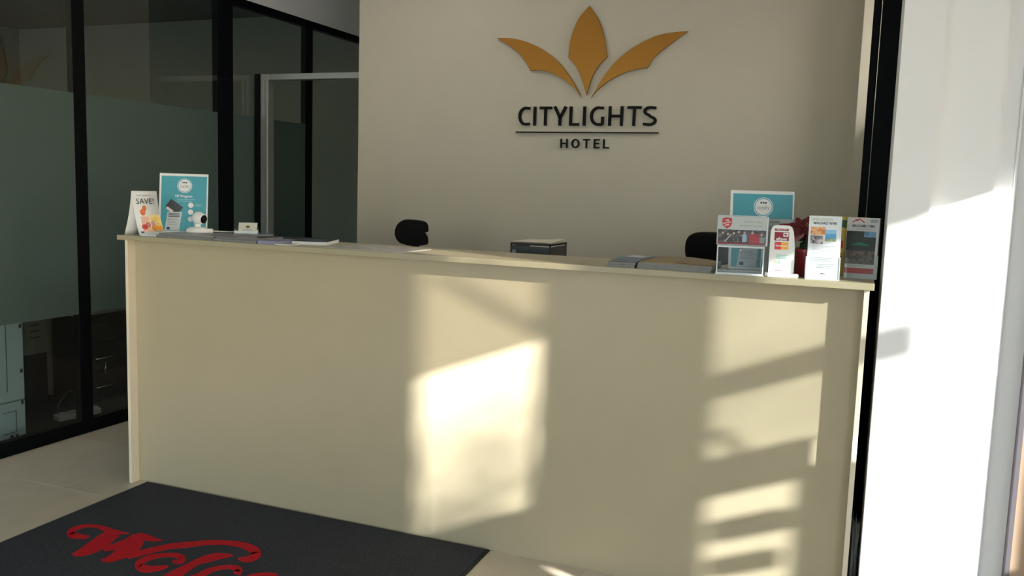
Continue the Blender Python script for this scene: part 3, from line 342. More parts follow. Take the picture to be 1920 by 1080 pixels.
struct(B(-5.2, 5.2, -5.1, -5.0, 2.62, 3.2).build('wall_front', WHITE)); struct(B(-5.2, -.83, -5.1, -5.0, -.2, .9).build('wall_front_office', WHITE)); struct(B(-1.6, -.83, -5.1, -5.0, .9, 2.62).build('trim_5', WHITE))
struct(B(-4, 16, -9.0, -5.1, 2.9, 3.05).build('canopy_sun_block', CEIL))  # added unseen slab that shuts direct sun out of the glazed front

# ================================================================== COUNTER
CREAM = mat('cream_laminate', (181, 169, 141), rough=.38, spec=.4, noise=.02, scale=5, bump=.02, bscale=90)
CREAMT = mat('cream_laminate_top', (166, 157, 130), rough=.35, spec=.4)
EDGE = mat('cream_panel_lit', (230, 217, 193), rough=.45)  # paler than the laminate: window light on the end panels put into the colour
L = 3.103; HC = 1.15
ct = thing('reception_counter', 'long cream laminate reception counter with overhanging ledge', 'reception counter')
B(.016, L - .016, 0, .018, .0, HC - .022).build('front_panel', CREAM, ct)
for x0, x1 in ((0, .016), (L - .016, L)): B(x0, x1, -.045, .80, 0, HC - .022).build('end_panel', EDGE, ct, bevel=.001)
B(-.026, L + .013, -.065, .30, HC - .022, HC).build('ledge', CREAMT, ct, bevel=.002)
B(.016, L - .016, .30, .86, .725, .75).build('worktop', CREAMT, ct, bevel=.002)
B(.016, L - .016, .282, .30, .75, HC - .022).build('back_panel', CREAM, ct)
for x in (.9, 2.0): B(x, x + .018, .02, .80, 0, .725).build('support_panel', CREAM, ct)

# ================================================================== WALL SIGN
GOLD = mat('brushed_gold', (150, 104, 40), rough=.38, metal=.75)
BLACK = mat('sign_black', (16, 14, 14), rough=.6, spec=.15)
sg = thing('wall_sign', 'gold three-leaf emblem over raised black CITYLIGHTS HOTEL lettering on back wall', 'sign', (1.56, 1.82, 1.65))
SO = Matrix.Translation((-1.56, -1.82, -1.65))
for k in ('l', 'c', 'r'):
    mb = MB(); mb.M = SO; mb.prism(LEAF[k], 'y', 1.800, 1.812)
    o = mb.build('leaf', GOLD, sg, bevel=.0012)
    mb = MB(); mb.M = SO; c = [sum(p[i] for p in LEAF[k]) / len(LEAF[k]) for i in (0, 1)]
    mb.box(c[0]-.02, c[0]+.02, 1.812, 1.82, c[1]-.02, c[1]+.02).build('standoff', BLACK, o)
def glyph(ch, w, h, t):
    q = t / 2
    if ch == 'C': return [[(w, h - q*1.25)] + arc(w*.64, h/2, w*.64 - q, h/2 - q, 78, 282, 18) + [(w, q*1.25)]]
    if ch == 'G': return [[(w*.96, h - q*1.25)] + arc(w*.6, h/2, w*.6 - q, h/2 - q, 78, 275, 18) + [(w*.82, q*1.05), (w - q, t*.9), (w - q, h*.47)]]
    if ch == 'I': return [[(w/2, 0), (w/2, h)]]
    if ch == 'T': return [[(0, h - q), (w, h - q)], [(w/2, 0), (w/2, h - t)]]
    if ch == 'Y': return [[(q, h), (w/2, h*.40)], [(w - q, h), (w/2, h*.40)], [(w/2, 0), (w/2, h*.44)]]
    if ch == 'L': return [[(q, h), (q, q), (w, q)]]
    if ch == 'H': return [[(q, 0), (q, h)], [(w - q, 0), (w - q, h)], [(t, h*.5), (w - t, h*.5)]]
    if ch == 'E': return [[(w, h - q), (q, h - q), (q, q), (w, q)], [(t, h*.52), (w*.9, h*.52)]]
    if ch == 'O': return [arc(w/2, h/2, w/2 - q, h/2 - q, 90, 450, 28)]
    if ch == 'S': return [[(w*.93, h - q*1.4)] + arc(w*.52, h*.745, w*.46 - q*.5, h*.255 - q, 70, 250, 10) + [(w*.5, h*.50)] + arc(w*.46, h*.265, w*.5 - q*.5, h*.265 - q, 70, -110, 10) + [(q*.3, q*1.5)]]
def word(items, x0, sx, zx0, z0, h, t, yb):
    for ch, a, b in items:
        mb = MB(); mb.M = SO
        for pl in glyph(ch, (b - a) * sx, h, t): sprism(mb, [(x0 + (a - zx0) * sx + p[0], z0 + p[1]) for p in ribbon(pl, t)], 'y', yb, 1.8205)
        mb.build('letter', BLACK, sg)
word([('C',258,338),('I',363,383),('T',407,490),('Y',503,597),('L',615,682),('I',707,725),('G',755,847),('H',878,973),('T',1000,1090),('S',1103,1190)], 1.1464, (1.9695-1.1464)/932, 258, 1.7815, .1090, .0150, 1.804)
word([('H',540,588),('O',615,668),('T',693,738),('E',765,802),('L',827,866)], 1.4127, .2911/326, 540, 1.6545, .0525, .0078, 1.806)
mb = MB(); mb.M = SO; mb.box(1.1328, 1.9842, 1.804, 1.8205, 1.7405, 1.7470).build('underline', BLACK, sg)

# ================================================================== MAT
PILE = mat('charcoal_carpet_pile', (58, 60, 64), rough=.95, noise=.45, scale=260, bump=.8, bscale=900, spec=.2)
RED = mat('red_carpet_pile', (186, 24, 36), rough=.9, noise=.3, scale=260, bump=.6, bscale=900, spec=.2)
mt = thing('door_mat', 'charcoal carpet door mat with red Welcome script on tiled floor', 'mat', (.94, -.6, 0))
MO = T(-.94, -.6 * -1, 0)
mb = MB(); mb.M = MO; mb.prism([(.071, -.008), (1.808, -.004), (1.84, -.36), (1.93, -1.25), (.12, -1.25), (.099, -.774)][:2] + [(1.845, -1.22), (.108, -1.22)], 'z', .0, .005).build('rubber_backing', mat('mat_rubber', (20, 20, 21), rough=.7), mt, bevel=.002)
mb = MB(); mb.M = MO; mb.prism([(.083, -.019), (1.796, -.015), (1.832, -1.208), (.120, -1.208)], 'z', .004, .009).build('pile', PILE, mt, bevel=.002)
fz = [0.]
def flat(name, outlines, z0, z1):
    for ol in outlines:
        fz[0] += .00012; z1 = .0092 + fz[0]
        mb = MB(); mb.M = MO; sprism(mb, ol, 'z', z0, z1); mb.build(name, RED, mt)
SC = MATSTROKES_
flat('script_stroke', SC, .0085, .0098)
def cat(pts, n=5):
    P = [Vector(p) for p in pts]; P = [2*P[0]-P[1]] + P + [2*P[-1]-P[-2]]; o = []
    for i in range(1, len(P) - 2):
        for k in range(n):
            t = k / n; a, b, c, dd = P[i-1:i+3]; o.append(.5*((2*b)+(-a+c)*t+(2*a-5*b+4*c-dd)*t*t+(-a+3*b-3*c+dd)*t**3))
    o.append(P[-2]); return [tuple(q) for q in o]
for pl, wd in (([(.86,-.77),(.83,-.84),(.87,-.88),(.94,-.86),(.99,-.80)], .034), ([(.965,-.68),(.955,-.78),(.99,-.85),(1.06,-.84),(1.11,-.78)], .036), ([(1.15,-.62),(1.11,-.70),(1.13,-.80),(1.19,-.80),(1.225,-.70),(1.20,-.60),(1.15,-.62)], .034),
               ([(1.22,-.70),(1.28,-.60),(1.29,-.70),(1.28,-.80)], .032), ([(1.285,-.70),(1.33,-.60),(1.37,-.62),(1.37,-.80)], .032), ([(1.37,-.70),(1.42,-.60),(1.455,-.63),(1.45,-.77),(1.48,-.80)], .032),
               ([(1.48,-.80),(1.56,-.72),(1.60,-.64),(1.56,-.60),(1.52,-.66),(1.53,-.77),(1.59,-.80),(1.66,-.74)], .032)):
    flat('script_stroke', [ribbon(cat(pl), wd)], .0085, .0098)
# ================================================================== THINGS ON THE LEDGE
PAPER = mat('white_paper', (236, 236, 232), rough=.6)
GPAPER = mat('grey_paper', (150, 150, 146), rough=.6)
TEAL = mat('teal_print', (72, 160, 174), rough=.4)
INK = mat('ink_black', (38, 40, 44), rough=.5); GREY = mat('ink_grey', (140, 143, 146), rough=.5); PALE = mat('ink_pale', (205, 208, 208), rough=.5)
NAVY = mat('ink_navy', (44, 52, 110), rough=.5); MAROON = mat('ink_maroon', (140, 28, 48), rough=.45); REDI = mat('ink_red', (200, 32, 44), rough=.45)
ACR = glass('clear_acrylic', (.93, .95, .95), gloss=1.0, ior=1.5)
ACE = film('acrylic_edge', (238, 243, 243), .35, (.9, .95, .95))
PLW = mat('white_plastic', (235, 234, 230), rough=.3)
def pr(nm, m, par, K, x0, x1, z0, z1, lift=.0004):
    mb = MB(); mb.M = K; return mb.box(x0, x1, -lift, .0002, z0, z1).build(nm, m, par)
def lines(par, K, x0, x1, z0, z1, n, m=GREY, fill=.4):
    mb = MB(); mb.M = K; h = (z1 - z0) / n
    for i in range(n):
        z = z1 - (i + .7) * h; e = x1 - (x1 - x0) * random.choice((0, .03, .08, .2))
        mb.box(x0, e, -.0004, .0002, z, z + h * fill)
    return mb.build('text_lines', m, par)
def badge(par, K, cx, cz, r, sub, m):
    mb = MB(); mb.M = K; mb.disc(cx, cz, r, -.0004, .0002, 32).build('badge', PAPER, par)
    mb = MB(); mb.M = K; mb.ring(cx, cz, r * .84, r * .93, -.0007, .0, 32).build('badge_ring', m, par)
    text('badge_text', sub, r * .62, GREY, par, K @ T(cx, -.0006, cz - r * .08), r * 1.25)
    mb = MB(); mb.M = K
    for k in (-1, 0, 1): mb.box(cx + k*r*.24 - r*.09, cx + k*r*.24 + r*.09, -.0007, 0, cz + r*.36, cz + r*.52)
    mb.build('badge_mark', INK, par)
def programme_poster(label, loc, rz, title):
    t = thing('poster_stand', label, 'poster', loc, rz, 'teal programme posters on the ledge')
    W_, H_ = .222, .286; K = RX(math.radians(-9))
    mb = MB(); mb.M = K; mb.box(-W_/2, W_/2, 0, .004, .004, H_).build('frame', PLW, t, bevel=.001)
    mb = MB(); mb.box(-W_/2, W_/2, -.018, .075, 0, .004); mb.build('foot', ACE, t, bevel=.001)
    mb = MB(); mb.M = K; mb.box(-W_/2 + .02, W_/2 - .02, .004, .007, .02, H_ - .05); mb.build('back_plate', PLW, t)
    pr('print', TEAL, t, K, -W_/2 + .009, W_/2 - .006, .012, H_ - .012)
    Kp = K @ T(0, -.0005, 0)
    badge(t, Kp, .004, H_ - .058, .034, title, TEAL)
    text('title', 'VIP Program', .0165, PAPER, t, Kp @ T(.0, -.0004, H_ - .108), .08, bold=.0003)
    lines(t, Kp, -.03, .055, H_ - .135, H_ - .119, 2, mat('ink_mist', (150, 200, 208), rough=.5), .3)
    for k in range(3):
        mb = MB(); mb.M = Kp; mb.disc(.034, H_ - .150 - .033 * k, .0125, -.0004, .0002, 20).build('dot', PAPER if k < 2 else PALE, t)
        lines(t, Kp, .052, .088, H_ - .156 - .033 * k, H_ - .144 - .033 * k, 2, PALE, .25)
    mb = MB(); mb.M = Kp @ T(-.038, 0, H_ - .162) @ RY(math.radians(36)); mb.box(-.038, .030, -.0005, .0002, -.022, .022).build('phone_print', mat('ink_slate', (62, 62, 66), rough=.4), t)
    mb = MB(); mb.M = Kp @ T(-.066, -.0004, H_ - .170) @ RY(math.radians(36)); mb.box(-.012, .022, -.0005, .0002, -.006, .006).build('hand_print', mat('ink_skin', (224, 214, 204), rough=.5), t)
    mb = MB(); mb.M = Kp; mb.add([(-.083,-.0016,.014),(-.016,-.0016,.014),(-.006,-.0016,.102),(-.070,-.0016,.102),(-.083,0,.014),(-.016,0,.014),(-.006,0,.102),(-.070,0,.102)], [(0,1,2,3),(4,7,6,5),(0,4,5,1),(1,5,6,2),(2,6,7,3),(3,7,4,0)]).build('sheet_print', mat('paper_cool', (206, 212, 216), rough=.5), t)
    Ks = Kp @ T(0, -.0017, 0)
    lines(t, Ks, -.066, -.014, .076, .098, 3, INK, .5); lines(t, Ks, -.070, -.018, .040, .072, 6, GREY, .3)
    pr('mark_print', NAVY, t, Ks, -.073, -.059, .018, .030)
    return t
programme_poster('teal poster with round white badge behind the white SAVE tent card', (.082, .226, HC), math.radians(30), 'loyalty')
programme_poster('teal poster with round white badge behind the clear donation box', (2.742, .164, HC), math.radians(16), 'loyalty')

# tent card
t = thing('tent_card', 'folded white tent card printed SAVE! at left end of counter', 'tent card', (.034, -.035, HC), math.radians(-3))
RID, HB, LEN = .198, .047, .142
for sgn, nm in ((1, 'front_panel'), (-1, 'back_panel')):
    mb = MB(); mb.grid(lambda u, v, s=sgn: (s * (HB * (1 - v) + .007 * math.sin(math.pi * v) * (-1)), u * LEN, v * RID), 1, 8); mb.build(nm, PAPER, t, thick=.0008, smooth=True)
# print plane of the front panel: +x side
ang = math.atan2(HB, RID)
KT = T(HB, 0, 0) @ RZ(math.radians(90)) @ RX(math.radians(0))
def tent_patch(nm, m, u0, u1, v0, v1):
    mb = MB(); mb.grid(lambda u, v: (HB * (1 - (v0 + (v1-v0)*v)) - .007 * math.sin(math.pi * (v0 + (v1-v0)*v)) + .0011, u0 + (u1 - u0) * u, (v0 + (v1-v0)*v) * RID), 1, 4)
    return mb.build(nm, m, t, thick=.0004)
def tent_round(nm, m, u0, v0, ru, rv, lift=.0):
    mb = MB(); pts = [(0, 0)] + [(math.cos(2*math.pi*k/20), math.sin(2*math.pi*k/20)) for k in range(20)]; vs = []
    for a, b_ in pts:
        v = v0 + rv * b_; vs.append((HB * (1 - v) - .007 * math.sin(math.pi * v) + .0012 + lift, u0 + ru * a, v * RID))
    mb.add(vs, [(0, k + 1, (k + 1) % 20 + 1) for k in range(20)]); return mb.build(nm, m, t, thick=.0003)
tent_patch('cream_print', mat('print_cream', (250, 226, 170), rough=.5), .066, .140, .10, .46)
tent_patch('peach_print', mat('print_peach', (246, 196, 176), rough=.5), .030, .075, .07, .42)
FR = [picture('print_orange', [(226, 100, 60), (238, 140, 84), (216, 80, 50)], 40), picture('print_red', [(206, 60, 52), (226, 96, 80), (180, 40, 46)], 40), picture('print_yellow', [(248, 204, 90), (250, 222, 130), (240, 176, 60)], 40), picture('print_amber', [(236, 140, 50), (246, 176, 84), (226, 110, 50)], 40), picture('print_mauve_glass', [(226, 170, 160), (200, 150, 170), (240, 200, 180)], 40)]
for k, (fm_, u, v, ru, rv) in enumerate(((0, .046, .52, .015, .075), (0, .058, .61, .012, .062), (1, .040, .19, .016, .060), (1, .062, .235, .013, .055), (4, .063, .235, .008, .035), (2, .110, .36, .026, .055), (3, .098, .16, .020, .070), (4, .092, .27, .012, .060), (3, .124, .15, .014, .065), (2, .122, .25, .015, .05))): tent_round('fruit_print', FR[fm_], u, v, ru, rv, .0004 + .00006 * k)
tent_patch('swoosh_print', PAPER, .010, .134, .0, .06)
tent_patch('stamp_print', NAVY, .012, .030, .03, .09)
fr = math.radians(90)
def tent_text(nm, s, size, m, v, width, u):
    x = HB * (1 - v) - .007 * math.sin(math.pi * v) + .0022
    lean = math.atan2(HB + .007 * math.pi * math.cos(math.pi * v), RID)
    text(nm, s, size, m, t, T(x, u, v * RID) @ RZ(fr) @ RX(-lean), width)
tent_text('headline', 'SAVE!', .036, INK, .76, .098, .068)
tent_text('small_headline', 'Your ticket to', .012, GREY, .90, .078, .062)

# acrylic foot by the tent card
o = MB().box(0, .085, 0, .032, 0, .012).build('acrylic_block', ACE, None, bevel=.002); o.location = (.100, -.052, HC); o.rotation_euler = (0, 0, .05)
tag(o, 'small clear acrylic block on the ledge edge right of the SAVE tent card', 'block')

# printed matter lying on the left part of the ledge
def booklet(name, label, catg, loc, rz, w, dp, h, cover, edge, group=None, prints=()):
    t = thing(name, label, catg, loc, rz, group)
    B(-w/2 + .0008, w/2 - .0008, -dp/2 + .0008, dp/2 - .0008, .0006, h - .0006).build('pages', edge, t)
    mb = MB(); mb.box(-w/2, w/2, -dp/2, dp/2, h - .0006, h); mb.box(-w/2, w/2, -dp/2, dp/2, 0, .0006); mb.box(-w/2, -w/2 + .0008, -dp/2, dp/2, 0, h); mb.build('cover', cover, t)
    for (m, x0, x1, y0, y1) in prints: B(-w/2 + x0*w, -w/2 + x1*w, -dp/2 + y0*dp, -dp/2 + y1*dp, h, h + .0003).build('cover_print', m, t)
    return t
EDG = mat('page_edges', (128, 128, 122), rough=.8, noise=.25, scale=300); EDW = mat('page_edges_white', (214, 214, 210), rough=.8, noise=.08, scale=300)
GC = mat('cover_grey', (112, 114, 116), rough=.35, noise=.1, scale=15); DC = mat('cover_dark', (44, 48, 54), rough=.3, noise=.2, scale=12); BC = mat('cover_blue_grey', (92, 108, 124), rough=.3, noise=.2, scale=14)
MV = picture('print_mauve', [(110, 104, 108), (150, 140, 142), (90, 92, 98)], 12)
G1 = 'booklets stacked at the left end of the ledge'
booklet('magazine', 'thick grey magazine lying under the white webcam', 'magazine', (.348, .047, HC), 0, .305, .205, .011, GC, EDG, G1)
booklet('magazine', 'mauve covered magazine lying on the grey one under the webcam', 'magazine', (.352, .050, HC + .011), .01, .297, .2, .009, MV, EDG, G1, [(GREY, .1, .5, .1, .3)])
booklet('magazine', 'grey magazine directly right of the one the webcam stands on', 'magazine', (.620, .045, HC), 0, .228, .205, .010, GC, EDG, G1)
booklet('magazine', 'dark tilted magazine lying in front of the business card holder', 'magazine', (.610, .056, HC + .010), .06, .21, .19, .007, MV, EDG, G1, [(DC, .1, .9, .45, .9), (GREY, .3, .7, .08, .3)])
booklet('magazine', 'lilac edged magazine right of the grey magazines on the ledge', 'magazine', (.782, .030, HC), .0, .088, .17, .013, mat('cover_lilac', (132, 134, 160), rough=.4), mat('page_edges_lilac', (140, 142, 166), rough=.8), G1)
booklet('leaflet', 'thin white edged leaflet in front of the dark covered book', 'leaflet', (.856, .012, HC), .10, .075, .13, .005, GPAPER, EDW, G1)
booklet('book', 'dark covered book with thick white page edges on the ledge', 'book', (.892, .140, HC), math.radians(20), .15, .215, .015, DC, EDW, G1, [(BC, .12, .7, .3, .75)])
booklet('magazine', 'dark magazine at the back of the ledge behind the white edged book', 'magazine', (.690, .226, HC), .05, .22, .13, .012, DC, EDG, G1)
booklet('magazine', 'pale edged magazine at the back of the ledge under the card holder', 'magazine', (.44, .226, HC), -.04, .22, .14, .020, BC, EDG, G1)
t = thing('paper_map', 'flat printed paper map lying on the ledge right of the books', 'map', (1.235, .075, HC), math.radians(-3))
B(-.185, .185, -.118, .118, 0, .0022).build('sheet', mat('map_paper', (188, 186, 180), rough=.5), t)
MP = picture('print_map', [(176, 174, 170), (150, 150, 150), (196, 190, 182), (160, 140, 140)], 18)
for i in range(4):
    B(-.178 + .0905*i, -.0925 + .0905*i, -.110, .110, .0022, .0026).build('fold_panel', MP, t)

# webcam
t = thing('webcam', 'white dome webcam with black lens on round foot before teal poster', 'camera', (.292, .092, HC + .0203), math.radians(28))
MB().lathe([(.050, 0), (.052, .004), (.047, .016), (.034, .023), (.020, .025), (.0, .025)], 32).build('foot', PLW, t, smooth=True)
MB().lathe([(.016, .022), (.013, .032), (.016, .040)], 20).build('neck', PLW, t, smooth=True)
mb = MB(); mb.M = T(0, 0, .066) @ RX(math.radians(8)); mb.lathe([(.0, -.040), (.014, -.039), (.026, -.033), (.034, -.022), (.037, -.006), (.036, .010), (.031, .026), (.026, .034), (.0, .034)], 32, 'y')
hd = bpy.data.objects.new('head', mb.mesh('head', PLW, True)); COL.objects.link(hd); hd.parent = t; hd.rotation_euler = (0, 0, math.radians(62)); hd.scale = (.76, .76, .76); hd.location = (.006, .004, .0135)
mb = MB(); mb.M = T(0, 0, .066) @ RX(math.radians(8)); mb.lathe([(.0255, .0335), (.0255, .0365), (.023, .0375), (.0, .0375)], 28, 'y').build('face', mat('lens_black', (10, 10, 11), rough=.15), hd)
mb = MB(); mb.M = T(0, 0, .066) @ RX(math.radians(8)); mb.lathe([(.009, .037), (.009, .040), (.006, .0405), (.0, .0405)], 20, 'y').build('lens', mat('lens_glass', (28, 30, 36), rough=.05, coat=1.), hd)
MB().box(.040, .066, -.012, .012, 0, .018).build('plug', PLW, t, bevel=.003)
cb = MB().tube([(.066, 0, .008), (.095, .02, .006), (.13, .05, .004), (.15, .09, .003)], .002).build('cable', PLW, t, smooth=True)

# business card holder with cards
t = thing('card_holder', 'clear card holder with pale business cards on the left magazines', 'card holder', (.470, .205, HC + .0205), math.radians(30))
B(-.05, .05, -.014, .022, 0, .002).build('base', ACR, t); 
mb = MB(); mb.M = T(0, .010, .002) @ RX(math.radians(-25)); mb.box(-.05, .05, .003, .005, 0, .028).build('back', ACR, t)
mb = MB(); mb.box(-.05, .05, -.015, -.0132, 0, .012).build('lip', ACE, t)
for x in (-.05, .048): MB().box(x, x + .002, -.014, .022, 0, .016).build('side', ACE, t)
tg = thing('business_card', 'cream business card with small gold emblem leaning in clear card holder', 'card', (.470, .205, HC + .0227), math.radians(30))
K = T(.006, -.006, 0) @ RX(math.radians(-28)); mb = MB(); mb.M = K; mb.box(-.041, .041, 0, .0012, 0, .052).build('card', mat('cream_card', (206, 204, 186), rough=.6), tg)
for k, a in enumerate((-38, 0, 38)):
    mb = MB(); mb.M = K @ T(0, -.0005, .024) @ RY(math.radians(a)); mb.prism([(0, 0), (.004, .008), (0, .016), (-.004, .008)], 'y', -.0003, 0).build('emblem_leaf', GOLD, tg)
lines(tg, K, -.020, .020, .010, .020, 2, GREY, .3)

# stacks near the middle right
BL = [picture('print_blue_a', [(52, 84, 112), (120, 150, 168), (36, 52, 70)], 14), picture('print_blue_b', [(40, 60, 78), (90, 108, 118), (30, 38, 46)], 14)]
BW = picture('print_brown', [(120, 96, 62), (160, 140, 92), (104, 78, 58), (88, 74, 60)], 9, (1, 2.5, 1))
G2 = 'booklets stacked on the right half of the ledge'
booklet('brochure', 'bottom grey brochure under the blue leaflets on the ledge', 'brochure', (2.293, .045, HC), 0, .098, .2, .010, GC, EDG, G2)
booklet('brochure', 'second grey brochure from the bottom under the blue leaflets', 'brochure', (2.294, .048, HC + .010), .02, .097, .2, .009, DC, EDG, G2)
booklet('brochure', 'dark slate leaflet below the topmost blue leaflet, right half of ledge', 'brochure', (2.305, .062, HC + .019), -.06, .097, .19, .005, BL[1], EDG, G2)
booklet('brochure', 'topmost blue leaflet with white print panel on right ledge stack', 'brochure', (2.312, .085, HC + .024), -.10, .095, .17, .006, BL[0], EDG, G2, [(PALE, .18, .82, .35, .85), (DC, .05, .95, .04, .22)])
B2 = [('lower grey edged magazine of the stack left of the donation box', .011, GC), ('middle magazine of the stack left of the donation box', .008, GPAPER)]
z = HC
for i, (lb, h, cv) in enumerate(B2):
    booklet('magazine', lb, 'magazine', (2.478, .062 + .004 * i, z), .012 * i, .255, .23, h, cv, EDG, G2); z += h
t = thing('magazine', 'topmost magazine with brown photo cover left of the donation box', 'magazine', (2.478, .066, z), .02, G2)
MB().grid(lambda u, v: (-.126 + .252*u, -.113 + .226*v, .004 + .010 * math.sin(math.pi*u*.9 + .3) * v), 10, 4).build('cover', BW, t, thick=.0012, smooth=True)
B(-.125, .125, -.112, .112, 0, .0035).build('pages', EDG, t)

# ================================================================== DONATION BOX
t = thing('donation_box', 'clear acrylic donation box with red shield header on counter ledge', 'donation box', (2.690, -.004, HC), math.radians(9))
W_, D_, H_ = .152, .115, .094; q = .0025
def ac(nm, a, m=ACR, par=t): return MB().box(*a).build(nm, m, par)
ac('front_wall', (-W_/2, W_/2, -D_/2, -D_/2 + q, .003, H_)); ac('back_wall', (-W_/2, W_/2, D_/2 - q, D_/2, .003, H_))
ac('side_wall', (-W_/2, -W_/2 + q, -D_/2 + q, D_/2 - q, .003, H_)); ac('side_wall', (W_/2 - q, W_/2, -D_/2 + q, D_/2 - q, .003, H_))
ac('bottom', (-W_/2 - .003, W_/2 + .003, -D_/2 - .003, D_/2 + .003, 0, .003), ACE); ac('lid', (-W_/2, W_/2, -D_/2, D_/2, H_, H_ + .003), ACR)
mb = MB()
for x in (-W_/2, W_/2 - .004):
    for y in (-D_/2 - .0004, D_/2 - .003): mb.box(x, x + .004, y, y + .0034, .003, H_)
for y in (-D_/2 - .0004, D_/2 - .003): mb.box(-W_/2, W_/2, y, y + .0034, H_ - .003, H_ + .0032); mb.box(-W_/2, W_/2, y, y + .0034, .003, .007)
for x in (-W_/2, W_/2 - .004): mb.box(x, x + .004, -D_/2, D_/2, H_, H_ + .0034)
mb.build('glued_edges', ACE, t)
MB().lathe([(.007, -.004), (.007, .002), (.004, .006), (0, .006)], 16, 'y').build('lock', ALU, t).location = (.0, -D_/2 - .001, H_ - .010)
KH = T(.002, -D_/2 + .036, H_ + .003) @ RX(math.radians(-6)); HW, HH = .158, .098
mb = MB(); mb.M = KH; mb.box(-HW/2, HW/2, -.003, -.001, 0, HH).build('header_front', ACR, t)
mb = MB(); mb.M = KH; mb.box(-HW/2, HW/2, .001, .003, 0, HH).build('header_back', ACR, t)
mb = MB(); mb.M = KH
mb.box(-HW/2 - .002, -HW/2, -.003, .003, 0, HH); mb.box(HW/2, HW/2 + .005, -.003, .003, 0, HH); mb.box(-HW/2, HW/2, -.003, .003, HH, HH + .002); mb.build('header_edges', ACE, t)
mb = MB(); mb.M = KH; mb.box(-HW/2, HW/2, -.0008, .0008, .001, HH - .001).build('header_card', mat('header_paper', (214, 212, 208), rough=.55), t)
Kc = KH @ T(0, -.0009, 0)
pr('photo_band', picture('print_crowd', [(30, 28, 32), (60, 56, 60), (44, 40, 44), (120, 116, 120), (70, 66, 70)], 60), t, Kc, -HW/2 + .001, HW/2 - .001, .009, .052)
pr('red_coat_print', picture('print_redcoat', [(150, 26, 44), (186, 40, 56), (80, 30, 38)], 60), t, Kc @ T(0, -.0005, 0), .024, .058, .010, .040)
pr('shirt_print', mat('ink_sky', (168, 186, 206), rough=.5), t, Kc @ T(0, -.0005, 0), .002, .016, .012, .038)
pr('jumper_print', GREY, t, Kc @ T(0, -.0005, 0), .058, .074, .010, .030)
for x, z, s in ((-.062, .040, 1), (-.045, .036, -1), (-.026, .040, 1), (-.010, .044, 1), (.009, .043, 1), (.034, .043, 1), (.064, .037, 1)):
    mb = MB(); mb.M = Kc; mb.disc(x, z, .0042, -.0011, -.0002, 12).build('face_print', mat('ink_face', (196, 160, 144), rough=.5), t)
mb = MB(); mb.M = Kc @ T(-.044, -.0008, .024) @ RY(math.radians(-52)); mb.box(-.016, .016, -.0004, 0, -.001, .001).build('trombone_print', PAPER, t)
pr('red_strip', MAROON, t, Kc, -HW/2 + .001, HW/2 - .001, .003, .009)
mb = MB(); mb.M = Kc @ T(-.050, 0, .073)
mb.prism([(-.015,.016),(-.008,.018),(0,.020),(.008,.018),(.015,.016),(.0165,.004),(.013,-.009),(0,-.019),(-.013,-.009),(-.0165,.004)], 'y', -.0005, .0).build('red_shield', REDI, t)
for s_, dz in (('THE', .0095), ('SALVATION', .0015), ('ARMY', -.0065)):
    text('shield_text', s_, .0068, PAPER, t, Kc @ T(-.050, -.0008, .073 + dz) @ RY(math.radians(-14)), {'THE': .012, 'SALVATION': .027, 'ARMY': .017}[s_], bold=.0002)
text('header_text', 'Give for them,', .010, GREY, t, Kc @ T(.036, -.0005, .080), .060); text('header_text', 'Changing their lives today', .009, GREY, t, Kc @ T(.028, -.0005, .067), .078)

# ================================================================== EFTPOS STAND
t = thing('payment_sign', 'white upright card payment sign with maroon panel beside poinsettia', 'sign', (2.825, -.022, HC), math.radians(9))
WS = .074; prof = [(-WS/2 - .001, .012), (-WS/2, .150), (-WS/2 + .006, .166), (-WS/2 + .016, .171), (WS/2 - .014, .170), (WS/2 - .006, .165), (WS/2, .150), (WS/2 + .006, .10), (WS/2 + .007, .05), (WS/2 + .006, .012)]
KS = RX(math.radians(-5)); mb = MB(); mb.M = KS; mb.prism(prof, 'y', 0, .006); mb.build('panel', PLW, t, bevel=.0015)
MB().prism([(-WS/2 - .004, -.026), (WS/2 + .012, -.026), (WS/2 + .022, -.012), (WS/2 + .022, .018), (WS/2 + .010, .03), (-WS/2 - .004, .03), (-WS/2 - .012, .018), (-WS/2 - .012, -.012)], 'z', 0, .012).build('foot', PLW, t, bevel=.003)
pr('top_bar', MAROON, t, KS, -.024, .020, .152, .159); text('bar_text', 'WE ACCEPT', .0055, PAPER, t, KS @ T(-.002, -.0006, .1555), .032)
pr('maroon_panel', MAROON, t, KS, -.024, .022, .119, .148)
pr('chip_print', PAPER, t, KS @ T(0, -.0004, 0), .004, .020, .133, .146); text('chip_text', 'e', .013, MAROON, t, KS @ T(.011, -.0010, .141), .009, bold=.0004)
text('word', 'eftpos', .014, PAPER, t, KS @ T(-.001, -.0007, .125), .034, bold=.0004)
pr('card_panel', mat('ink_crimson', (214, 70, 92), rough=.45), t, KS, -.022, -.001, .090, .115); pr('card_panel', mat('ink_yellow', (240, 190, 84), rough=.45), t, KS, -.001, .022, .090, .115)
mb = MB(); mb.M = KS; mb.disc(-.008, .1025, .0105, -.0006, 0, 20).build('logo_disc', mat('ink_rose', (226, 60, 60), rough=.45), t)
mb = MB(); mb.M = KS; mb.disc(.008, .1025, .0105, -.0007, 0, 20).build('logo_disc', mat('ink_orange', (250, 176, 60), rough=.45), t)
text('word', 'MasterCard', .008, PAPER, t, KS @ T(0, -.0009, .1025), .036, bold=.0002)
lines(t, KS, -.015, .022, .058, .074, 3, mat('ink_aqua', (150, 214, 206), rough=.5), .5)
pr('stamp_print', mat('ink_peach', (250, 200, 160), rough=.5), t, KS, -.019, -.011, .042, .052); pr('stamp_print', mat('ink_cyan', (140, 206, 226), rough=.5), t, KS, -.009, -.002, .042, .053); lines(t, KS, .0, .018, .043, .049, 2, mat('ink_aqua', (0,0,0)), .3)
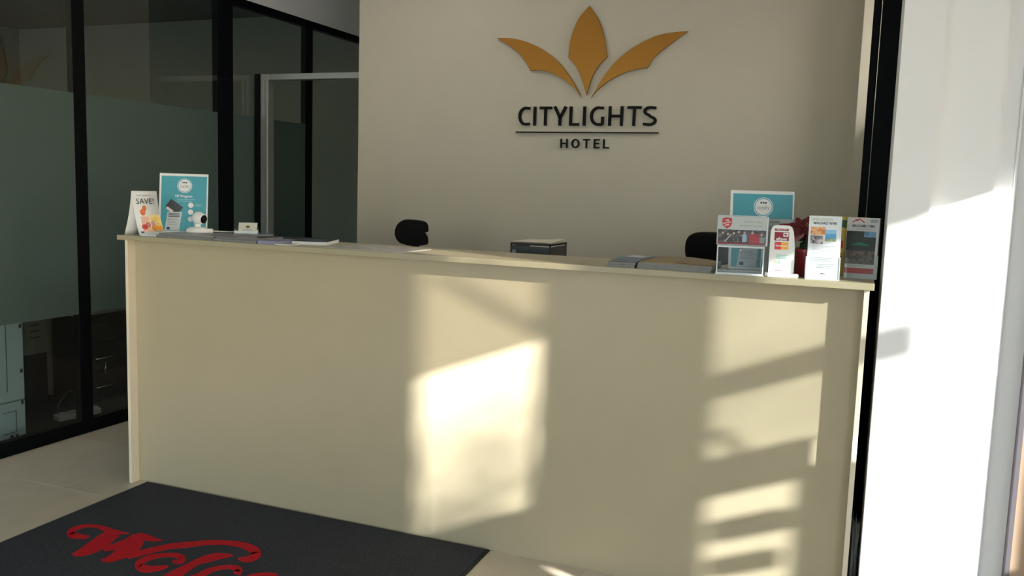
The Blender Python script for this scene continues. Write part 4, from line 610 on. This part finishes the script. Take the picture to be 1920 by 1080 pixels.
pr('base_strip', mat('ink_pink', (222, 130, 146), rough=.5), t, KS, -.018, .004, .019, .024); lines(t, KS, .006, .030, .019, .0225, 1, GREY, .3)

# leaflet holder behind the payment sign
t = thing('leaflet_holder', 'clear holder with pale leaflet between payment sign and teal poster', 'leaflet holder', (2.806, .085, HC), math.radians(8))
mb = MB(); mb.M = RX(math.radians(-6)); mb.box(-.056, .056, -.0015, .0015, .003, .192).build('front_sheet', ACR, t)
mb = MB(); mb.M = RX(math.radians(-6)); mb.box(-.054, .054, .002, .003, .004, .188).build('leaflet', mat('leaflet_grey', (186, 184, 178), rough=.5), t)
B(-.056, .056, -.014, .03, 0, .003).build('foot', ACE, t)
KL = RX(math.radians(-6)) @ T(0, .0015, 0)
text('leaflet_text', 'oovis', .016, INK, t, KL @ T(-.016, -.0004, .178), .032); lines(t, KL, -.045, .03, .150, .166, 2, GREY)

# ================================================================== POINSETTIA
POT = mat('red_glazed_pot', (150, 20, 34), rough=.18, coat=.6)
t = thing('potted_poinsettia', 'red poinsettia in glossy red pot between payment sign and brochures', 'plant', (2.900, .076, HC))
MB().lathe([(.0, 0), (.034, 0), (.037, .004), (.043, .080), (.0455, .083), (.0455, .092), (.042, .093), (.040, .084), (.038, .083), (.0, .083)], 36).build('pot', POT, t, smooth=True)
MB().lathe([(.0, .080), (.030, .080), (.039, .082), (.0, .086)], 20).build('soil', mat('soil', (46, 34, 26), rough=.95, noise=.3, scale=60), t)
STEM = mat('stem_green', (58, 66, 40), rough=.6); LEAFG = mat('leaf_green', (40, 78, 48), rough=.45, noise=.2, scale=30); BR = mat('bract_red', (104, 14, 28), rough=.5, noise=.25, scale=30); BRP = mat('bract_pink', (190, 120, 124), rough=.5, noise=.2, scale=30)
def leaf(nm, m, L_, W2, base, az, el, droop, par):
    mb = MB(); mb.M = T(*base) @ RZ(az) @ RY(-el)
    def f(u, v):
        s = u; w = W2 * (math.sin(math.pi * min(1, s * .98 + .02)) ** .8) * (1 + .18 * math.sin(s * 9)) * (1 - .25 * s)
        return (L_ * s, (v - .5) * w, -droop * s * s + .10 * W2 * abs(v - .5) * 2)
    mb.grid(f, 8, 4); return mb.build(nm, m, par, thick=.0006, smooth=True)
heads = [(-.004, -.004, .164), (-.024, .006, .156), (.020, .004, .160)]
for hx, hy, hz in heads: MB().tube([(hx * .3, hy * .3, .083), (hx * .6, hy * .7, .12), (hx, hy, hz)], [.0028, .0024, .002]).build('stem', STEM, t, smooth=True)
def tilted(nm, m, L_, W2, base, az, el, droop, par, tilt):
    o = leaf(nm, m, L_, W2, (0, 0, 0), az, el, droop, par); o.matrix_local = T(*base) @ RX(tilt); return o
for j, (hx, hy, hz) in enumerate(heads):
    n = 8
    for i in range(n):
        tilted('bract', BR if (i + 2*j) % 9 else BRP, random.uniform(.036, .048), random.uniform(.026, .033), (hx, hy, hz + .0015 * (i % 3)), 2 * math.pi * i / n + j * .5 + random.uniform(-.15, .15), random.uniform(-.05, .30), random.uniform(.006, .016), t, math.radians((46, 58, 40)[j]))
    for i in range(4): MB().lathe([(0, 0), (.0022, .002), (0, .005)], 8).build('flower_bud', mat('bud_yellow', (190, 160, 60), rough=.5), t).location = (hx + .004 * math.cos(i*1.6), hy - .006, hz + .006 + .004 * math.sin(i*1.6))
tilted('bract', BR, .088, .040, (-.022, -.004, .158), math.radians(176), .05, .010, t, math.radians(50)); tilted('bract', BR, .070, .040, (-.018, -.014, .156), math.radians(205), .0, .01, t, math.radians(55)); tilted('bract', BRP, .052, .030, (-.012, -.016, .146), math.radians(222), -.1, .008, t, math.radians(55))
for a, e_, l_ in ((200, -.1, .075), (250, -.5, .06), (290, .15, .060), (318, .55, .066), (20, 0, .06), (100, 0, .07), (160, .1, .07)): tilted('green_leaf', LEAFG, l_, .044, (.0, .0, .118 if a != 200 else .138), math.radians(a), e_, .012, t, math.radians(28))

# ================================================================== BROCHURE HOLDERS
def holder(label, loc, rz, w, h, hp, dp, tilt):
    t = thing('brochure_holder', label, 'brochure holder', loc, rz, 'clear brochure holders at the right end')
    K = RX(math.radians(-tilt))
    mb = MB(); mb.M = K; mb.box(-w/2, w/2, dp, dp + .002, 0, h).build('back', ACR, t)
    mb = MB(); mb.M = K; mb.box(-w/2, w/2, -.002, 0, 0, hp).build('pocket', ACR, t)
    mb = MB(); mb.M = K
    for x in (-w/2, w/2 - .0022): mb.box(x, x + .0022, -.002, dp + .002, 0, hp)
    mb.build('pocket_edges', ACE, t)
    B(-w/2, w/2, -.004, dp + .018, -.0, .0025).build('foot', ACE, t)
    return t, K
DL = mat('leaflet_white', (226, 232, 234), rough=.45)
t, K = holder('clear acrylic holder with white Margaret River leaflets beside red pot', (2.9575, -.030, HC), math.radians(8), .106, .150, .074, .026, 6)
for i in range(5):
    n = thing('leaflet', 'front white leaflet reading MARGARET RIVER in clear holder' if i == 0 else ('', 'second', 'third', 'fourth', 'rearmost')[i] + ' white leaflet from the front in the Margaret River holder', 'leaflet', (2.9575, -.030, HC), math.radians(8), 'leaflets in the Margaret River holder')
    K2 = K @ T(.001 * i, .0012 + .0047 * i, .003); mb = MB(); mb.M = K2; mb.box(-.0495, .0495, 0, .0040, 0, .204 - .0008 * i).build('sheet', DL, n)
    if i == 0:
        text('headline', 'UNPLUGGED', .013, mat('ink_sand', (176, 176, 140), rough=.5), n, K2 @ T(-.010, -.0004, .192), .066)
        text('headline', 'MARGARET RIVER', .011, INK, n, K2 @ T(.0, -.0004, .180), .072, bold=.0002)
        pr('photo', picture('print_pasta', [(120, 60, 30), (214, 130, 70), (240, 190, 140), (160, 80, 40)], 55), n, K2, -.043, .002, .142, .168)
        pr('photo', picture('print_table', [(230, 228, 230), (190, 180, 186), (70, 60, 62), (240, 238, 240)], 50), n, K2, -.043, -.004, .113, .140)
        pr('sky_photo', mat('print_sky', (150, 200, 232), rough=.4), n, K2, .002, .036, .147, .160); pr('sea_photo', picture('print_sea', [(60, 140, 204), (90, 166, 214), (130, 190, 220)], 20), n, K2, .002, .036, .130, .147); pr('coast_photo', picture('print_coast', [(120, 140, 80), (160, 170, 120), (210, 206, 180)], 40), n, K2, .002, .036, .122, .131)
        lines(n, K2, -.036, .034, .074, .108, 8, GREY, .28); lines(n, K2, -.042, .030, .056, .070, 3, GREY, .28); lines(n, K2, -.020, .036, .034, .050, 3, GREY, .28)
        mb = MB(); mb.M = K2; mb.prism([(-.010, .012), (-.004, .019), (.008, .0165), (.008, .0145), (-.004, .0155)], 'y', -.0005, 0).build('logo_print', INK, n); lines(n, K2, -.030, -.012, .011, .018, 2, PALE, .4)
t, K = holder('clear acrylic holder at the counter end with Broome-Time brochures', (3.058, .105, HC), math.radians(-4), .128, .205, .078, .028, 4)
n = thing('brochure', 'yellow and green brochure left behind the Broome-Time brochure', 'brochure', (3.058, .105, HC), math.radians(-4))
K2 = K @ T(-.018, .014, .003); mb = MB(); mb.M = K2; mb.box(-.045, .045, 0, .004, 0, .202).build('sheet', mat('ink_mustard', (196, 166, 66), rough=.5), n)
pr('green_square', mat('ink_forest', (30, 92, 60), rough=.5), n, K2, -.040, -.025, .165, .190); pr('red_patch', mat('ink_brick', (188, 66, 44), rough=.5), n, K2, -.042, -.030, .095, .120); lines(n, K2, -.042, -.030, .03, .08, 6, REDI, .4)
for i in range(2):
    n = thing('brochure', 'front Broome-Time brochure with dark garden photo in clear holder' if i == 0 else 'second Broome-Time brochure directly behind the front one', 'brochure', (3.058, .105, HC), math.radians(-4), 'Broome-Time brochures')
    K2 = K @ T(.010 + .002 * i, .0015 + .005 * i, .003); mb = MB(); mb.M = K2; mb.box(-.0495, .0495, 0, .0045, 0, .200).build('sheet', mat('leaflet_cool', (206, 206, 204), rough=.45), n)
    if i == 0:
        text('headline', 'BROOME-TIME', .012, INK, n, K2 @ T(.002, -.0004, .172), .070, bold=.0002); lines(n, K2, -.020, .030, .160, .165, 1, GREY, .25)
        mb = MB(); mb.M = K2
        for pl in ([(-.033, .184), (-.022, .193), (-.015, .190)], [(-.022, .189), (-.012, .196), (.004, .184)]): sprism(mb, ribbon(pl, .003), 'y', -.0005, 0)
        mb.build('roof_logo', REDI, n)
        mb = MB(); mb.M = K2; mb.ring(.034, .190, .0035, .005, -.0005, 0, 16).build('wave_logo', INK, n); mb = MB(); mb.M = K2; mb.ring(.042, .190, .0030, .0045, -.0005, 0, 16).build('wave_logo', INK, n); mb = MB(); mb.M = K2; mb.ring(.026, .190, .0030, .0045, -.0005, 0, 16).build('wave_logo', INK, n)
        pr('garden_photo', picture('print_garden', [(24, 32, 26), (44, 56, 44), (30, 40, 40), (70, 76, 66)], 45), n, K2, -.0485, .043, .090, .155); pr('sky_photo', picture('print_dusk', [(54, 96, 140), (120, 160, 190), (60, 80, 84)], 30), n, K2 @ T(0, -.0003, 0), .006, .043, .136, .155)
        mb = MB(); mb.M = K2; mb.prism([(-.036, .108), (-.006, .119), (.030, .107)], 'y', -.0008, 0).build('umbrella_print', mat('ink_teal_green', (40, 120, 100), rough=.5), n)
        pr('patio_photo', picture('print_patio', [(60, 52, 48), (110, 98, 88), (40, 36, 36), (150, 138, 124)], 50), n, K2, -.0485, .043, .045, .090)
        text('byline', 'The very centre', .007, GREY, n, K2 @ T(-.012, -.0004, .040), .06); pr('red_band', mat('ink_band', (176, 46, 48), rough=.45), n, K2, -.0485, .043, .014, .032)

# crumpled clear plastic between counter end and white wall
PB = film('clear_plastic_bag', (206, 216, 222), .4, (.85, .9, .92)); 
t = thing('plastic_bag', 'crumpled clear plastic bag tucked between counter end and white wall', 'bag', (3.121, .15, 0))
rr = random.Random(3)
ph = [rr.uniform(.6, 1.2) for _ in range(20)]
mb = MB(); mb.grid(lambda u, v: ((.014 * (0.5 + .5*ph[int(u*19) % 20])) * math.cos(2*math.pi*u), .05 * math.cos(math.pi * .1) * math.sin(2*math.pi*u) * ph[(int(u*19) + 5) % 20], v * (.27 + .09 * ph[int(u*19 + 3) % 20] - .05) ), 20, 8); mb.build('bag_film', PB, t, thick=.0006)
for k in range(5): MB().tube([(-.01 + .005*k, -.02, .05 + .02*k), (-.004 + .003*k, -.045, .16 + .02*k), (-.010 + .006*k, -.04, .30 + .012*(k % 3))], [.001, .0022, .0008], 6).build('crease', mat('plastic_crease', (196, 206, 212), rough=.25), t)

# ================================================================== BEHIND THE COUNTER
t = thing('letter_tray', 'black wire letter tray stack with papers on top behind counter', 'letter tray', (1.693, .725, .75))
x0, x1, y0, y1, zt = -.092, .100, -.105, .125, .420
BLK = mat('black_wire', (16, 16, 18), rough=.45); MESH = mat('smoked_panel', (36, 38, 42), rough=.3)
for x in (x0, x1 - .006):
    for y in (y0, y1 - .006): B(x, x + .006, y, y + .006, 0, zt).build('post', BLK, t)
for k in range(7):
    z = .016 + k * .066
    if z < zt: B(x0, x1, y0, y1, z, z + .004).build('tray_floor', MESH, t)
    if z + .05 < zt: B(x0 + .006, x1 - .006, y0, y0 + .003, z + .004, z + .061).build('tray_lip', MESH, t); B(x1 - .004, x1 - .001, y0 + .006, y1 - .006, z + .004, z + .061).build('side_panel', MESH, t); B(x0 + .001, x0 + .004, y0 + .006, y1 - .006, z + .004, z + .061).build('side_panel', MESH, t)
mb = MB()
for a in ((x0, x1, y0, y0 + .005), (x0, x1, y1 - .005, y1), (x0, x0 + .005, y0, y1), (x1 - .005, x1, y0, y1)): mb.box(*a, zt - .006, zt)
mb.build('top_rim', BLK, t); B(x0 + .010, x0 + .028, y0 - .001, y0, .372, .388).build('name_tab', GREY, t)
t = thing('paper_pile', 'loose pale papers lying on top of black letter tray', 'papers', (1.697, .735, .75 + zt))
for k in range(4):
    mb = MB(); a = random.uniform(-.03, .03); mb.M = RZ(a); mb.grid(lambda u, v, k=k: (-.088 + .18*u, -.105 + .205*v, .0012 + .0016*k + .012*k/3*(u*v)**2), 6, 6); mb.build('sheet', mat('tray_paper', (196, 190, 172), rough=.7), t, thick=.0006)

FAB = mat('black_chair_fabric', (9, 9, 10), rough=.85, spec=.2, noise=.2, scale=200); PLB = mat('black_chair_plastic', (12, 12, 13), rough=.45)
def pad(nm, w, h, th, M, par, m=FAB, ex=3.0):
    mb = MB(); mb.M = M; n = 28; rings = [(-.5, .55), (-.46, .80), (-.34, .94), (-.15, 1.), (.15, 1.), (.34, .94), (.46, .80), (.5, .55)]
    vs = []; fs = []
    for yy, s in rings:
        for i in range(n):
            a = 2*math.pi*i/n; c, d_ = math.cos(a), math.sin(a)
            vs.append((math.copysign(abs(c)**(2/ex), c)*w/2*(1-(1-s)*th/w*1.4), yy*th, math.copysign(abs(d_)**(2/ex), d_)*h/2*(1-(1-s)*th/h*1.4)))
    for j in range(len(rings)-1):
        for i in range(n): fs.append((j*n+i, j*n+(i+1)%n, (j+1)*n+(i+1)%n, (j+1)*n+i))
    fs += [tuple(range(n)), tuple((len(rings)-1)*n+i for i in range(n))]
    return mb.add(vs, fs).build(nm, m, par, smooth=True)
def chair(label, loc, rz, outline, zc, fullw):
    """high task chair turned away: head pad above the ledge line, backrest, seat and star base below"""
    t = thing('office_chair', label, 'chair', loc, rz, 'office chairs behind the counter')
    mb = MB(); mb.M = T(0, 0, zc); mb.prism(outline, 'y', -.04, .05); mb.build('head_pad', FAB, t, bevel=.022, seg=4, smooth=True)
    MB().tube([(.02, .01, zc - .05), (.02, .02, zc - .14), (.02, .05, .95)], .024).build('head_stem', PLB, t, smooth=True)
    pad('backrest', fullw, .46, .08, T(.02, .05, .775) @ RX(math.radians(-4)), t)
    pad('seat', .46, .44, .09, T(.02, -.16, .50) @ RX(math.radians(90)), t)
    MB().tube([(.02, -.02, .45), (.02, .10, .47), (.02, .125, .60), (.02, .10, .78)], .018).build('back_bar', PLB, t, smooth=True)
    m2 = MB(); m2.M = T(.02, -.12, 0); m2.lathe([(.03, .10), (.03, .26), (.02, .26), (.02, .46)], 16).build('gas_lift', PLB, t)
    for k in range(5):
        a = 2*math.pi*k/5 + .3; q = MB(); q.M = T(.02, -.12, 0)
        leg_ = q.tube([(0, 0, .115), (.13*math.cos(a), .13*math.sin(a), .095), (.26*math.cos(a), .26*math.sin(a), .075)], [.022, .018, .013]).build('leg', PLB, t, smooth=True)
        cc = MB(); cc.M = T(.02 + .26*math.cos(a), -.12 + .26*math.sin(a), .028) @ RZ(a); cc.lathe([(0, -.02), (.024, -.02), (.028, -.012), (.028, .012), (.024, .02), (0, .02)], 16, 'y').build('caster', PLB, leg_, smooth=True)
    return t
s_ = .00286 / 13.5
o1 = [((x - 755) * s_, (560 - y) * s_) for x, y in cat([(325,580),(335,480),(380,380),(450,310),(540,258),(650,238),(800,242),(960,255),(1080,278),(1150,322),(1180,400),(1185,500)], 2) + cat([(1165,535),(1090,545)], 1) + cat([(1130,600),(1165,660),(1185,750),(1170,850),(1120,862)], 2) + cat([(1070,870),(900,900),(700,895),(560,862),(470,835),(400,780),(350,700),(330,630)], 2)]
chair('black office chair behind counter, left of the letter tray', (.797, 1.17, 0), math.radians(28.5), o1, 1.158, .40)
o2 = [(math.copysign(abs(math.cos(a))**.62, math.cos(a)) * .118, math.copysign(abs(math.sin(a))**.72, math.sin(a)) * .078) for a in [2*math.pi*k/40 for k in range(40)]]
chair('black office chair behind counter, left of the donation box', (2.405, 1.17, 0), math.radians(10), o2, 1.158, .42)

# ================================================================== OFFICE BEHIND THE GLASS
COP = mat('copier_blue_grey', (148, 166, 172), rough=.5); SLOT = mat('copier_seam', (84, 92, 94), rough=.7)
t = thing('photocopier', 'pale blue-grey photocopier seen through the lower left glass', 'photocopier', (-1.01, -.26, 0))
B(-.42, 0, -.35, .495, .215, .70).build('upper_body', COP, t, bevel=.006); B(-.42, 0, -.35, .495, .012, .211).build('lower_body', COP, t, bevel=.006)
B(-.40, -.01, -.34, .48, .70, .95).build('scanner_body', COP, t, bevel=.02); B(-.41, -.005, -.345, .488, .209, .217).build('seam', SLOT, t)
mb = MB(); 
for a in ((.39, .394, .27, .66), ): mb.box(.0, .0022, *a)
mb.build('panel_groove', SLOT, t)
mb = MB(); mb.box(0, .002, .36, .44, .045, .050); mb.box(0, .002, .436, .44, .05, .16); mb.box(0, .002, .36, .44, .16, .164); mb.build('tray_recess', SLOT, t)
for y, z in ((.47, .60), (.47, .36), (.47, .19)): B(0, .003, y, y + .012, z, z + .02).build('clip', INK, t)
for y in (.40, .43): B(0, .002, y, y + .018, .022, .036).build('badge', INK, t)
for x, y in ((-.40, -.33), (-.03, -.33), (-.40, .47), (-.03, .47)): B(x, x + .02, y, y + .02, 0, .012).build('foot', INK, t)
DW = mat('desk_panel_white', (150, 150, 142), rough=.6)
t = thing('office_desk', 'white panel leg desk behind glass left of dark cabinet', 'desk', (-1.52, 1.0, 0))
B(-.60, .0, -.05, .09, .0, .70).build('leg_panel', DW, t, bevel=.002); B(-.62, .02, -.75, .11, .70, .73).build('desk_top', DW, t, bevel=.002); B(-.60, -.58, -.72, -.05, .35, .70).build('modesty_panel', DW, t); B(-.60, 0, -.74, -.72, 0, .70).build('leg_panel', DW, t)
t = thing('vented_case', 'grey computer case with dark vent slots beneath white desk', 'computer', (-1.62, .76, 0))
CG = mat('case_grey', (104, 106, 102), rough=.5); B(-.34, 0, -.09, .12, .30, .62).build('case', CG, t, bevel=.004); B(-.34, .0, -.09, .12, 0, .30).build('plinth', INK, t)
for k in range(5): B(0, .002, .01, .07, .40 + .04*k, .408 + .04*k).build('vent', INK, t)
t = thing('power_board', 'white power board with looped cable on office floor', 'power board', (-1.12, .66, 0), math.radians(80))
B(-.13, .13, -.035, .035, 0, .035).build('housing', mat('board_white', (150, 148, 140), rough=.5), t, bevel=.006)
for k in range(4): B(-.12 + .066*k, -.075 + .066*k, -.02, .02, .035, .042).build('socket', GREY, t, bevel=.003)
MB().tube([(-.12, 0, .042), (-.10, .02, .10), (-.02, .05, .15), (.08, .05, .13), (.11, .02, .06), (.13, 0, .03)], .005).build('cable', INK, t, smooth=True)
CB = mat('cabinet_black', (24, 25, 26), rough=.35)
t = thing('drawer_cabinet', 'black drawer cabinet with chrome handle behind glass beside counter', 'cabinet', (-1.25, 1.0, 0))
B(-.24, -.012, -.19, .34, .02, .56).build('body', CB, t, bevel=.003)
CHR = mat('chrome', (220, 222, 222), rough=.15, metal=1.)
for k, (a, b) in enumerate(((.03, .20), (.21, .38), (.39, .55))):
    dr = B(-.012, .006, -.185, .335, a, b).build('drawer', CB, t, bevel=.002)
    if k != 2: MB().tube([(.006, -.10, b - .09), (.024, -.09, b - .09), (.024, .02, b - .09), (.006, .03, b - .09)], .005).build('handle', CHR, dr, smooth=True)
    else: MB().tube([(.006, -.12, b - .05), (.02, -.11, b - .05), (.02, -.02, b - .05), (.006, -.01, b - .05)], .003).build('handle', mat('dark_handle', (70, 72, 74), rough=.4), dr, smooth=True)
MB().tube([(.010, -.02, .26), (.018, -.025, .23), (.014, -.035, .20), (.012, -.02, .18)], .004).build('key', CHR, t, smooth=True)
B(-.23, -.03, -.18, .33, 0, .02).build('plinth', INK, t)
for k, lb in enumerate(('lower grey letter tray on black cabinet behind the glass', 'upper grey letter tray on black cabinet behind the glass')):
    t = thing('document_tray', lb, 'tray', (-1.377, 1.06 + .05*k, .562 + .062*k), 0, 'document trays on the cabinet')
    gt = mat('tray_grey', (120, 122, 120), rough=.4); B(-.12, .12, -.16, .16, 0, .003).build('floor_plate', gt, t); B(-.12, .12, -.16, -.157, .003, .06).build('side', gt, t); B(-.12, .12, .157, .16, .003, .06).build('side', gt, t); B(-.12, -.117, -.157, .157, .003, .06).build('back', gt, t); B(.117, .12, -.157, .157, .003, .02).build('lip', gt, t)
